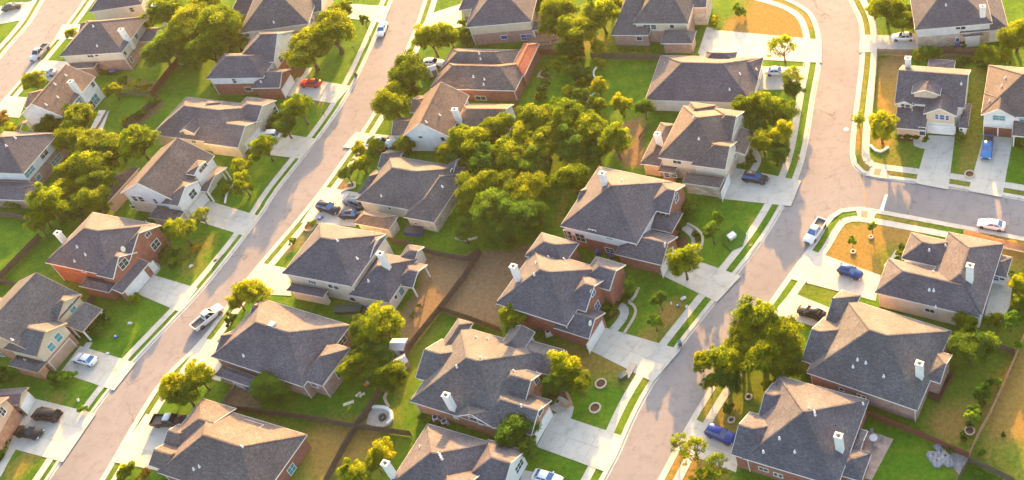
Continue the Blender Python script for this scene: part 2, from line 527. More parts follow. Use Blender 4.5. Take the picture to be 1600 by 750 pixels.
EDGE = {
 # every line runs so that the pavement lies to its right
 'A_left': [(30, 820), (76, 749), (180, 600), (318, 450), (408, 336), (432, 299), (540, 154), (612, 0), (652, -95), (690, -200)],
 'A_right': [(110, 820), (159, 749), (245, 606), (318, 528), (388, 434), (498, 302), (586, 174), (640, 66), (664, 0), (697, -95), (728, -200)],
 'B_left': [(905, 830), (945, 749), (963, 716), (1020, 600), (1134, 450), (1190, 377), (1226, 318), (1246, 275), (1259, 230), (1272, 150), (1281, 100), (1281, 62), (1277, 42), (1268, 22), (1250, 8), (1225, -3), (1170, -18), (1080, -40)],
 'B_top': [(1000, -110), (1150, -80), (1240, -85), (1262, -110), (1262, -180)],
 'B_right': [(985, 830), (1031, 749), (1100, 624), (1203, 474), (1250, 408), (1272, 378), (1286, 354), (1298, 338), (1314, 328), (1340, 325), (1387, 332), (1600, 372), (1760, 404), (1900, 432)],
 'NE': [(1900, 365), (1700, 330), (1600, 312), (1480, 292), (1400, 281), (1368, 277), (1346, 270), (1334, 258), (1330, 242), (1333, 200), (1339, 150), (1345, 100), (1346, 60), (1342, 30), (1328, 0), (1308, -60), (1290, -180)],
 'C_right': [(-40, 212), (12, 149), (37, 120), (60, 92), (94, 52), (106, 36), (132, 0), (165, -50), (215, -130)],
 'C_left': [(-110, 220), (-50, 160), (0, 91), (45, 38), (68, 0), (100, -50), (145, -130)],
}
LINE = {k: smooth_line(gl(v)) for k, v in EDGE.items()}
def rev(L): return list(reversed(L))
POLY_A = LINE['A_left'] + rev(LINE['A_right'])
POLY_B = LINE['B_left'] + LINE['B_top'] + rev(LINE['NE']) + rev(LINE['B_right'])
POLY_C = LINE['C_left'] + rev(LINE['C_right'])
def poly_obj(name, P, z, m, **kw):
    from mathutils.geometry import tessellate_polygon
    me = bpy.data.meshes.new(name)
    tris = tessellate_polygon([[Vector((p.x, p.y, 0)) for p in P]])
    vs = [(p.x, p.y, z) for p in P]
    fs = []
    for t in tris:
        a, b, c = (Vector(vs[i]) for i in t)
        fs.append(t if (b - a).cross(c - a).z > 0 else (t[0], t[2], t[1]))
    me.from_pydata(vs, [], fs)
    o = link(name, me, m)
    return o
tag(poly_obj('road', POLY_A, 0.0, M['asphalt']), 'long straight street between the left and middle rows of houses', kind='structure')
tag(poly_obj('road', POLY_B, 0.0, M['asphalt']), 'curving street right of centre with a side road to the right', kind='structure')
tag(poly_obj('road', POLY_C, 0.0, M['asphalt']), 'short piece of street in the upper left corner', kind='structure')

# name, side (+1: pavement at the right of travel), gutter, kerb top end, walk start, walk end
KERB = [('A_left', -1, .05, .45, 1.35, 2.55), ('A_right', 1, .3, .6, 1.75, 3.1), ('B_left', -1, .35, .65, 2.0, 3.35),
        ('B_right', 1, .35, .6, 1.9, 3.2), ('NE', 1, .35, .6, 1.9, 3.3), ('C_right', 1, .3, .6, 1.6, 2.9), ('C_left', -1, .3, .6, 1.6, 2.9), ('B_top', -1, .3, .6, 1.7, 3.0)]
slab_mesh = None
def slab_me():
    global slab_mesh
    if slab_mesh is None:
        mb = MB(); mb.box(0, 1, 0, 1, -0.06, 0.0)
        slab_mesh = mb.mesh('pavement_slab'); slab_mesh.materials.append(M['concrete'])
    return slab_mesh
NAMES = {'A_left': 'left side of the long straight street', 'A_right': 'right side of the long straight street', 'B_left': 'left side of the curving street',
         'B_right': 'around the corner below the side road', 'NE': 'around the corner above the side road', 'C_right': 'right side of the street in the upper left corner',
         'C_left': 'left side of the street in the upper left corner', 'B_top': 'far side of the cul-de-sac beyond the top edge'}
for nm, s, g, kt, w0, w1 in KERB:
    L = LINE[nm]
    mb = MB()
    prof = [(-0.30, 0.006), (0.02, 0.006), (0.06, 0.15), (g + kt * 0 + 0.25 + 0.02, 0.152), (kt + .12, 0.152), (kt + .13, 0.0)]
    prof = [(-0.30, 0.006), (0.02, 0.008), (0.06, 0.15), (kt + .12, 0.153), (kt + .14, -0.05)]
    for (d0, z0), (d1, z1) in zip(prof[:-1], prof[1:]):
        A, B = offset(L, s * d0), offset(L, s * d1)
        for i in range(len(L) - 1):
            q = [(*A[i], z0), (*B[i], z1), (*B[i + 1], z1), (*A[i + 1], z0)]
            mb.quad(*(q if s < 0 else q[::-1]))
    tag(mb.build('kerb', M['concrete']), 'concrete kerb and gutter, ' + NAMES[nm], kind='structure')
    # pavement: dark bed with slabs
    mid = resample(offset(L, s * (w0 + w1) / 2), 1.55)
    mb = strip('bed', L, s * (w0 + .03), s * (w1 - .03), 0.128, 0.128, None)
    if s > 0: mb.f = [f[::-1] for f in mb.f]
    bed = tag(mb.build('pavement', M['joint']), 'concrete pavement, ' + NAMES[nm], kind='structure')
    for a, b in zip(mid[:-1], mid[1:]):
        c = (a + b) / 2
        # keep to what the picture can see
        v = Vector((c.x, c.y, .15)) - CPOS
        zc = v.dot(CF); X = 1200 + FPX * v.dot(CR) / zc; Y = 200 - FPX * v.dot(CU) / zc
        if not (-40 < X < 1640 and -50 < Y < 790): continue
        d = b - a; ang = math.atan2(d.y, d.x)
        o = link('slab', slab_me(), None, bed)
        nrm = Vector((-math.sin(ang), math.cos(ang)))
        p = a + nrm * (-(w1 - w0) / 2)
        o.location = (p.x, p.y, 0.16)
        o.rotation_euler = (0, 0, ang)
        o.scale = (d.length - 0.025, w1 - w0, 1)

# driveways: four corners (house side, kerb side), slabs across and along
def quad_slabs(root, C, nu, nv, z, gap=0.03, th=0.10, name='slab', m=None):
    C = [Vector((c.x, c.y)) for c in C]
    def P(u, v):
        return (C[0] * (1 - u) + C[1] * u) * (1 - v) + (C[3] * (1 - u) + C[2] * u) * v
    Lu = ((C[1] - C[0]).length + (C[2] - C[3]).length) / 2; Lv = ((C[3] - C[0]).length + (C[2] - C[1]).length) / 2
    gu, gv = gap / Lu / 2, gap / Lv / 2
    for i in range(nu):
        for j in range(nv):
            q = [P(i / nu + gu, j / nv + gv), P((i + 1) / nu - gu, j / nv + gv), P((i + 1) / nu - gu, (j + 1) / nv - gv), P(i / nu + gu, (j + 1) / nv - gv)]
            ar = sum(a.x * b.y - b.x * a.y for a, b in zip(q, q[1:] + q[:1]))
            if ar < 0: q = q[::-1]
            cc = sum(q, Vector((0, 0))) / 4
            mb = MB()
            top = [(p.x - cc.x, p.y - cc.y, 0) for p in q]; bot = [(x, y, -th) for x, y, _ in top]
            mb.quad(*top)
            for k in range(4):
                mb.quad(bot[k], bot[(k + 1) % 4], top[(k + 1) % 4], top[k])
            mb.build(name, m or M['concrete'], root, (cc.x - root.location.x, cc.y - root.location.y, z - root.location.z))
def driveway(label, px, nu, nv, z=0.185):
    C = [at(x, y, z) for x, y in px]
    c = sum(C, Vector()) / 4
    root = empty('driveway', (c.x, c.y, GZ), 0, label, kind='structure')
    quad_slabs(root, C, nu, nv, z)
    # dark bed under the joints
    mb = MB()
    q = [(p.x - c.x, p.y - c.y, z - GZ - 0.035) for p in C]
    ar = sum(a[0] * b[1] - b[0] * a[1] for a, b in zip(q, q[1:] + q[:1]))
    mb.quad(*(q if ar > 0 else q[::-1]))
    mb.build('slab_bed', M['joint'], root)
DRIVES = [
 ('driveway with the red car in front of the red brick house', [(456, 119), (548, 134), (524, 162), (442, 149)], 3, 2),
 ('driveway of the beige ranch house with three gables', [(400, 202), (497, 217), (470, 248), (380, 237)], 3, 2),
 ('driveway of the white house with the long dormer', [(324, 313), (405, 337), (380, 368), (294, 341)], 3, 2),
 ('driveway of the red brick house with white garage door', [(228, 426), (309, 450), (280, 487), (200, 453)], 3, 2),
 ('driveway with the white car on the left side', [(125, 540), (212, 567), (178, 610), (94, 582)], 3, 2),
 ('wide driveway with the black van at lower left', [(52, 622), (150, 646), (98, 722), (0, 696)], 3, 3),
 ('driveway in the upper left corner with a dark car', [(-40, 16), (58, 1), (38, 30), (-40, 46)], 3, 2),
 ('driveway beside the parked blue grey car at upper left', [(112, 96), (64, 94), (36, 122), (92, 128)], 2, 2),
 ('driveway at the garage of the house by the top left edge', [(128, 38), (98, 38), (84, 62), (124, 60)], 2, 2),
 ('driveway at the left edge below the round yellow tree', [(42, 152), (12, 150), (-16, 180), (30, 184)], 2, 2),
 ('driveway at the top edge left of the white car', [(522, 4), (610, 10), (600, 36), (540, 28)], 3, 2),
 ('driveway of the house at the top centre', [(720, 6), (670, 22), (652, 52), (722, 42)], 2, 3),
 ('driveway with the pale pickup in the centre left', [(622, 213), (556, 206), (535, 230), (612, 238)], 3, 2),
 ('driveway with three dark cars in the centre left', [(566, 302), (508, 292), (470, 348), (556, 354)], 3, 2),
 ('sunlit driveway left of the white two storey house', [(452, 420), (406, 410), (366, 458), (455, 462)], 2, 2),
 ('sunlit driveway below the white pickup on the left street', [(350, 538), (318, 527), (280, 580), (345, 596)], 2, 2),
 ('sunlit wide driveway at the bottom left with a black pickup', [(272, 664), (228, 646), (176, 722), (250, 736)], 2, 3),
 ('short driveway with a car at the bottom centre', [(818, 734), (880, 747), (868, 775), (808, 765)], 2, 1),
 ('driveway of the brick house below the two tree rings', [(866, 645), (976, 682), (945, 737), (838, 698)], 3, 2),
 ('driveway beside the blue bin on the kerb', [(944, 511), (1064, 546), (1020, 597), (915, 544)], 4, 2),
 ('driveway behind the yellow tree in front of the brick house', [(1057, 396), (1158, 431), (1120, 472), (1028, 427)], 3, 2),
 ('driveway with the dark blue off-roader', [(1148, 262), (1252, 282), (1236, 322), (1123, 310)], 3, 2),
 ('narrow driveway with the white car at upper right', [(1190, 104), (1258, 104), (1254, 140), (1186, 140)], 3, 1),
 ('large sunlit driveway in front of the beige house', [(1112, 46), (1284, 62), (1284, 98), (1092, 88)], 5, 2),
 ('driveway with the white car beside the stone house', [(1434, 56), (1344, 54), (1342, 82), (1434, 78)], 3, 1),
 ('driveway of the white house with the long front porch', [(1451, 211), (1492, 213), (1482, 296), (1430, 286)], 2, 4),
 ('driveway with the blue pickup', [(1537, 212), (1583, 215), (1566, 308), (1513, 298)], 2, 4),
 ('driveway with the blue hatchback on the right', [(1376, 430), (1266, 390), (1236, 436), (1368, 470)], 4, 2),
 ('driveway with the black saloon on the right', [(1300, 482), (1236, 456), (1206, 490), (1278, 512)], 3, 2),
 ('driveway with the blue estate car at lower right', [(1160, 688), (1080, 652), (1054, 702), (1150, 738)], 3, 2),
]
for d in DRIVES: driveway(*d)

# curved garden paths and front walks
def path(label, px, wdt, m, h=0.17, cat=None, nm='garden_path', kind='structure'):
    L = smooth_line([at(x, y) for x, y in px], 0.7)
    mb = MB()
    A, B = offset(L, -wdt / 2), offset(L, wdt / 2)
    for i in range(len(L) - 1):
        mb.quad((*A[i], h), (*B[i], h), (*B[i + 1], h), (*A[i + 1], h))
        mb.quad((*A[i], 0.05), (*A[i], h), (*A[i + 1], h), (*A[i + 1], 0.05))
        mb.quad((*B[i], h), (*B[i], 0.05), (*B[i + 1], 0.05), (*B[i + 1], h))
    for q in (0, -1):
        mb.quad((*A[q], 0.05), (*B[q], 0.05), (*B[q], h), (*A[q], h))
    o = mb.build(nm, m)
    return tag(o, label, cat, kind=kind)
path('grey front walk from the brick house past two round bushes', [(1066, 352), (1083, 366), (1087, 380), (1076, 394)], 1.5, M['concrete'])
path('grey front walk curving past the lower brick house', [(958, 470), (975, 483), (973, 497), (958, 516)], 1.5, M['concrete'])
path('front walk of the stone house behind the trees', [(1163, 228), (1181, 240), (1184, 252), (1176, 268)], 1.3, M['concrete'])
path('front walk beside the steps of the brick house at lower centre', [(866, 628), (884, 640), (876, 656)], 2.6, M['concrete'])
path('short front walk of the red brick house', [(236, 412), (244, 421), (234, 430)], 1.6, M['concrete'])
path('front walk in the shade beside the red car', [(484, 106), (477, 118), (468, 127)], 1.3, M['concrete'])
path('curved front walk above the green box trailer', [(706, 44), (712, 54), (722, 55)], 1.0, M['concrete'])
path('front walk of the white house with front porch', [(1436, 210), (1434, 225), (1450, 228)], 1.6, M['concrete'])
path('front walk at the orange brick house at lower left', [(140, 535), (132, 548)], 1.2, M['concrete'])
path('narrow walk at the left edge beside the wide driveway', [(20, 700), (8, 720), (-5, 745)], 1.4, M['concrete'])
path('white front walk of the corner house', [(1405, 393), (1395, 408), (1386, 418)], 1.4, M['concrete'])
def edging(label, px, m='stonepale', w=0.45, h=0.38):
    path(label, px, w, M[m], h, 'garden edging', 'garden_edging', None)
edging('pale curved garden edging in front of the brick house with two round bushes', [(1074, 350), (1088, 358), (1098, 370), (1095, 388), (1084, 396)])
edging('pale curved garden edging between the walk and the small trees', [(980, 470), (992, 481), (992, 494), (976, 521)])
edging('short pale edging below the round green bush', [(998, 450), (993, 462), (986, 471)])
edging('tan garden edging under the golden oak by the driveway', [(884, 610), (888, 620), (893, 632), (885, 637), (877, 630)], 'fence_tan')
edging('white curved edging in the upper lawn, upper piece', [(934, 104), (928, 112), (929, 121), (933, 127)], 'trim', 0.35)
edging('white curved edging in the upper lawn, lower piece', [(930, 145), (920, 153), (918, 160), (924, 167)], 'trim', 0.35)
edging('crescent stone edging below the tree on the sunny corner lawn', [(1360, 228), (1368, 236), (1376, 238), (1388, 231)], 'trim', 0.35, 0.5)
edging('pale edging round the bed at the left of the grey hipped house', [(544, 287), (554, 286), (555, 293), (543, 296), (534, 300)])
edging('white edging beside the porch of the white house with dormers', [(366, 288), (356, 300), (352, 318)], 'trim', 0.3)
edging('pale retaining edge at the back of the grey hipped house', [(712, 372), (728, 376), (746, 372)])
edging('thin white edging arc under the big trees at upper left', [(281, 100), (292, 100), (299, 93)], 'trim', 0.25)
edging('low stone edging beside the shaded gap left of the side garden', [(608, 636), (601, 622), (606, 612)])

# ------------------------------------------------------------------ the ground
def in_poly(X, Y, P):
    ins = np.zeros(X.shape, bool)
    n = len(P)
    j = n - 1
    for i in range(n):
        xi, yi, xj, yj = P[i][0], P[i][1], P[j][0], P[j][1]
        if yi != yj:
            c = ((yi > Y) != (yj > Y)) & (X < (xj - xi) * (Y - yi) / (yj - yi) + xi)
            ins ^= c
        j = i
    return ins
def dist_line(X, Y, L, closed=False):
    D = np.full(X.shape, 1e9)
    pts = [(p[0], p[1]) for p in L]
    if closed: pts = pts + pts[:1]
    for (ax, ay), (bx, by) in zip(pts[:-1], pts[1:]):
        dx, dy = bx - ax, by - ay
        l2 = dx * dx + dy * dy + 1e-9
        t = np.clip(((X - ax) * dx + (Y - ay) * dy) / l2, 0, 1)
        D = np.minimum(D, (X - ax - t * dx) ** 2 + (Y - ay - t * dy) ** 2)
    return np.sqrt(D)
xs = np.concatenate([[-2500, -900, -400, -260], np.arange(-175, 118, 0.8), [180, 300, 700, 2500]])
ys = np.concatenate([[-900, -300, -120], np.arange(-68, 175, 0.8), [230, 350, 800, 3000]])
GX, GY = np.meshgrid(xs, ys)
Z = np.full(GX.shape, GZ)
for P, lines in ((POLY_A, ('A_left', 'A_right')), (POLY_B, ('B_left', 'B_right', 'NE', 'B_top')), (POLY_C, ('C_left', 'C_right'))):
    ins = in_poly(GX, GY, P)
    D = dist_line(GX, GY, P[::2], True)
    Z = np.where(ins | (D < 0.30), -0.25, Z)
def gp(px): return [(p.x, p.y) for p in (at(x, y) for x, y in px)]
def soft(px, edge=0.8):
    P = gp(px)
    ins = in_poly(GX, GY, P)
    D = dist_line(GX, GY, P, True)
    return np.where(ins, np.clip(0.5 + D / (2 * edge), 0, 1), np.clip(0.5 - D / (2 * edge), 0, 1))
dry = np.zeros(GX.shape); dirt = np.zeros(GX.shape); olive = np.zeros(GX.shape)
def spot(arr, x, y, r, a=1.0, asp=1.0):
    p = at(x, y)
    d2 = ((GX - p.x) ** 2 + ((GY - p.y) / asp) ** 2) / (r * r)
    arr += a * np.exp(-d2)
def area(arr, px, a, edge=0.8): arr += a * soft(px, edge)
# bare and brown yards, and one side strip tinted as sunlit grass
area(dirt, [(704, 404), (754, 392), (860, 384), (838, 410), (782, 468), (786, 514), (684, 486)], 0.95)
area(dirt, [(664, 392), (736, 405), (686, 480), (642, 545), (612, 505), (650, 455)], 0.85)
area(dry, [(664, 392), (736, 405), (686, 480), (642, 545), (612, 505), (650, 455)], 0.5)
area(dirt, [(596, 470), (520, 470), (540, 500), (600, 500)], 0.5)
area(dry, [(1374, 92), (1420, 80), (1400, 200), (1366, 165)], 0.85)
area(dirt, [(1374, 92), (1420, 80), (1410, 120), (1370, 130)], 0.55)
area(dry, [(1516, 105), (1545, 105), (1532, 260), (1496, 270), (1506, 190)], 0.45)
area(dry, [(1110, -5), (1130, 45), (1262, 64), (1268, 30), (1225, 5), (1180, -10)], 0.50)
for q in [(1225, 38, 7, .7), (1190, 25, 6, .6), (1150, 45, 4, .5), (1135, 15, 5, -.6)]: spot(dry, *q)
area(dry, [(1290, 400), (1310, 345), (1345, 350), (1470, 356), (1440, 370), (1420, 400), (1378, 430), (1368, 436)], 0.55)
for q in [(1330, 395, 5, .5), (1395, 355, 5, .6), (1345, 420, 5, .4), (1380, 400, 4, -.5)]: spot(dry, *q)
area(olive, [(1245, 440), (1400, 420), (1330, 480), (1230, 460)], 0.5)
area(dry, [(1600, 508), (1660, 500), (1660, 760), (1580, 760), (1520, 715), (1534, 676), (1562, 622)], 0.72, 1.5)
for q in [(1570, 650, 5, .5), (1595, 600, 5, .4), (1560, 700, 4, .2), (1590, 720, 4, -.4), (1555, 690, 4, -.4)]: spot(dry, *q)
area(olive, [(1480, 500), (1600, 520), (1510, 712), (1380, 640), (1440, 660)], 0.45)
for q in [(1485, 672, 3, .7), (1470, 655, 3, .4), (1500, 640, 3, .3)]: spot(dry, *q)
area(olive, [(1560, 395), (1640, 405), (1640, 520), (1500, 520)], 0.3)
for q in [(1590, 400, 5, .6), (1575, 385, 3, .5)]: spot(dry, *q)
area(olive, [(1080, 640), (1110, 560), (1250, 600), (1140, 670)], 0.5)
for q in [(1120, 700, 4, .7), (1075, 700, 3, .7), (1130, 650, 4, .5), (1080, 745, 5, .8)]: spot(dry, *q)
area(olive, [(620, 640), (700, 500), (680, 480), (600, 560)], 0.55)  # yellow of sunlight on this side strip put into the grass colour
area(dry, [(655, 600), (640, 640), (625, 668), (600, 660), (610, 600)], 0.25)  # same sunlit strip, its lower part tinted further towards straw
area(olive, [(500, 745), (560, 660), (640, 670), (600, 760)], 0.5)
for q in [(560, 690, 3, .7), (580, 670, 3, .6), (545, 720, 3, .4)]: spot(dry, *q)
area(olive, [(370, 650), (550, 665), (520, 750), (430, 760)], 0.6)
for q in [(500, 700, 4, .6), (520, 675, 4, .5), (500, 740, 3, .5), (420, 655, 3, .4)]: spot(dry, *q)
for q in [(1000, 560, 0, 0)]: pass
for q in [(882, 560, 4, .7), (930, 570, 4, .6), (990, 590, 3, .5), (975, 560, 3, .5), (1040, 500, 2.5, .8), (1055, 480, 2.2, .7), (1010, 530, 2.2, .7), (1180, 345, 2, .4)]: spot(dry, *q)
for q in [(60, 700, 2.5, .7), (25, 735, 2.5, .6), (88, 625, 2, .6), (130, 520, 1.6, .35), (505, 160, 2.5, .5)]: spot(dry, *q)
area(olive, [(700, 0), (960, 0), (960, 90), (860, 80)], 0.35)
area(dry, [(905, 40), (955, 60), (950, 82), (890, 80)], 0.45)
area(olive, [(20, 430), (150, 400), (120, 470), (60, 450)], 0.35)
for q in [(120, 470, 3, .4), (300, 420, 3, .5), (320, 380, 3, .5), (280, 400, 2, .3)]: spot(dry, *q)
area(dirt, [(520, 300), (536, 282), (556, 288), (540, 304)], 0.9, .3)
area(dirt, [(470, 352), (500, 345), (485, 380), (430, 408)], 0.6)
area(dirt, [(940, 205), (1005, 180), (1010, 262), (975, 262)], 0.9)
area(dirt, [(1500, 700), (1512, 716), (1498, 745), (1480, 720)], 0.9, .4)
area(dirt, [(360, 600), (415, 610), (405, 640), (350, 634)], 0.9, .4)
area(dirt, [(880, 260), (930, 262), (900, 290)], 0.7)
area(dirt, [(820, 380), (900, 380), (900, 400), (850, 410), (770, 430)], 0.5)
area(dirt, [(1425, 78), (1545, 78), (1545, 98), (1430, 92)], 0.7)
area(dry, [(1470, 100), (1545, 105), (1540, 110)], 0.3)
area(dirt, [(190, 118), (245, 128), (240, 145), (190, 140)], 0.6)
area(dirt, [(195, 195), (250, 155), (260, 162), (210, 205)], 0.8)
for q in [(1380, 222, 2.2, .9), (1340, 215, 3, .5), (1375, 262, 3, .4), (1400, 250, 3, .3)]: spot(dry, *q)
area(olive, [(1495, 215), (1540, 215), (1525, 280), (1490, 280)], 0.6)
area(olive, [(1380, 200), (1450, 215), (1430, 270), (1390, 262)], 0.5)
area(dry, [(880, 290), (900, 270), (880, 350), (862, 360)], 0.5)
# planting strips by the kerbs, drier where worn
for nm, s, a in (('A_right', 1, .35), ('NE', 1, .55), ('B_right', 1, .1), ('C_right', 1, .4), ('C_left', -1, .4)):
    D = dist_line(GX, GY, LINE[nm][::3])
    dry += a * np.exp(-((D - 1.1) / 0.9) ** 2)
D = dist_line(GX, GY, LINE['B_left'][-60:][::2])
dry += 0.5 * np.exp(-((D - 1.1) / 0.9) ** 2) * (GY > 60)
nx_, ny_ = len(xs), len(ys)
me = bpy.data.meshes.new('ground')
co = np.stack([GX.ravel(), GY.ravel(), Z.ravel()], 1)
idx = np.arange(nx_ * ny_).reshape(ny_, nx_)
fa = np.stack([idx[:-1, :-1], idx[:-1, 1:], idx[1:, 1:], idx[1:, :-1]], -1).reshape(-1, 4)
def fast_mesh(me, co, fa):
    me.vertices.add(len(co)); me.vertices.foreach_set('co', co.astype(np.float32).ravel())
    k = fa.shape[1]
    me.loops.add(fa.size); me.loops.foreach_set('vertex_index', fa.astype(np.int32).ravel())
    me.polygons.add(len(fa))
    me.polygons.foreach_set('loop_start', np.arange(0, fa.size, k, dtype=np.int32))
    me.polygons.foreach_set('loop_total', np.full(len(fa), k, np.int32))
    me.update(calc_edges=True)
fast_mesh(me, co, fa)
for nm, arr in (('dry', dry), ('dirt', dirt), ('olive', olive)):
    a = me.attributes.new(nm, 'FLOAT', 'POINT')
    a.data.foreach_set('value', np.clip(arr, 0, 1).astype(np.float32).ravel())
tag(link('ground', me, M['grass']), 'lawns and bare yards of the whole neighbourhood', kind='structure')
def flat_poly(name, label, px, m, z, kind='structure', cat=None, th=0.06):
    P = [at(x, y, z) for x, y in px]
    ar = sum(a.x * b.y - b.x * a.y for a, b in zip(P, P[1:] + P[:1]))
    if ar < 0: P = P[::-1]
    mb = MB()
    top = [(p.x, p.y, z) for p in P]
    mb.quad(*top)
    for i in range(len(P)):
        a, b = top[i], top[(i + 1) % len(P)]
        mb.quad((a[0], a[1], z - th), (b[0], b[1], z - th), b, a)
    return tag(mb.build(name, m), label, cat, kind=kind)
flat_poly('kerb_ramp', 'concrete kerb ramp above the side road', [(1360, 262), (1384, 264), (1392, 280), (1352, 274)], M['concrete'], 0.165)
flat_poly('kerb_ramp', 'concrete kerb ramp below the side road', [(1336, 326), (1372, 329), (1364, 342), (1342, 340)], M['concrete'], 0.165)
flat_poly('tactile_paving', 'red tactile paving of the ramp above the side road', [(1367, 263), (1377, 264), (1375, 274), (1365, 273)], M['tactile'], 0.18)
flat_poly('tactile_paving', 'red tactile paving of the ramp below the side road', [(1346, 329), (1356, 330), (1355, 340), (1345, 339)], M['tactile'], 0.18)
flat_poly('stop_line', 'white stop line across the side road', [(1383, 304), (1387, 304), (1380, 330), (1374, 329)], M['trim'], 0.012, th=.01)
flat_poly('road_patch', 'dark tar seam across the mouth of the side road', [(1345, 271), (1347, 271), (1356, 325), (1353, 325)], M['black'], 0.008, th=.01)
for lab, px in (('mulch bed round the bushes in front of the large brick house', [(1058, 362), (1074, 372), (1077, 382), (1066, 390), (1056, 380)]),
                ('mulch bed beside the walk of the lower brick house', [(955, 478), (966, 486), (964, 494), (954, 498)]),
                ('mulch bed in front of the red brick house by the red car', [(452, 106), (478, 106), (470, 122), (454, 124)]),
                ('mulch bed under the golden oak', [(846, 600), (888, 605), (890, 632), (862, 626)]),
                ('mulch bed below the porch steps at centre left', [(352, 296), (362, 286), (366, 290), (352, 306)]),
                ('mulch around the shrubs below the porch of the white house', [(1402, 205), (1436, 205), (1434, 222), (1404, 218)])):
    flat_poly('garden_bed', lab, px, M['mulch'], 0.15)
#@@PART3
# ------------------------------------------------------------------ houses
INS = 0.42
def tri_hit(o, d, a, b, c):
    e1, e2 = b - a, c - a
    p = d.cross(e2); det = e1.dot(p)
    if abs(det) < 1e-9: return None
    t = o - a; u = t.dot(p) / det
    if u < -1e-6 or u > 1 + 1e-6: return None
    q = t.cross(e1); v = d.dot(q) / det
    if v < -1e-6 or u + v > 1 + 1e-6: return None
    s = e2.dot(q) / det
    return s if s > 0 else None

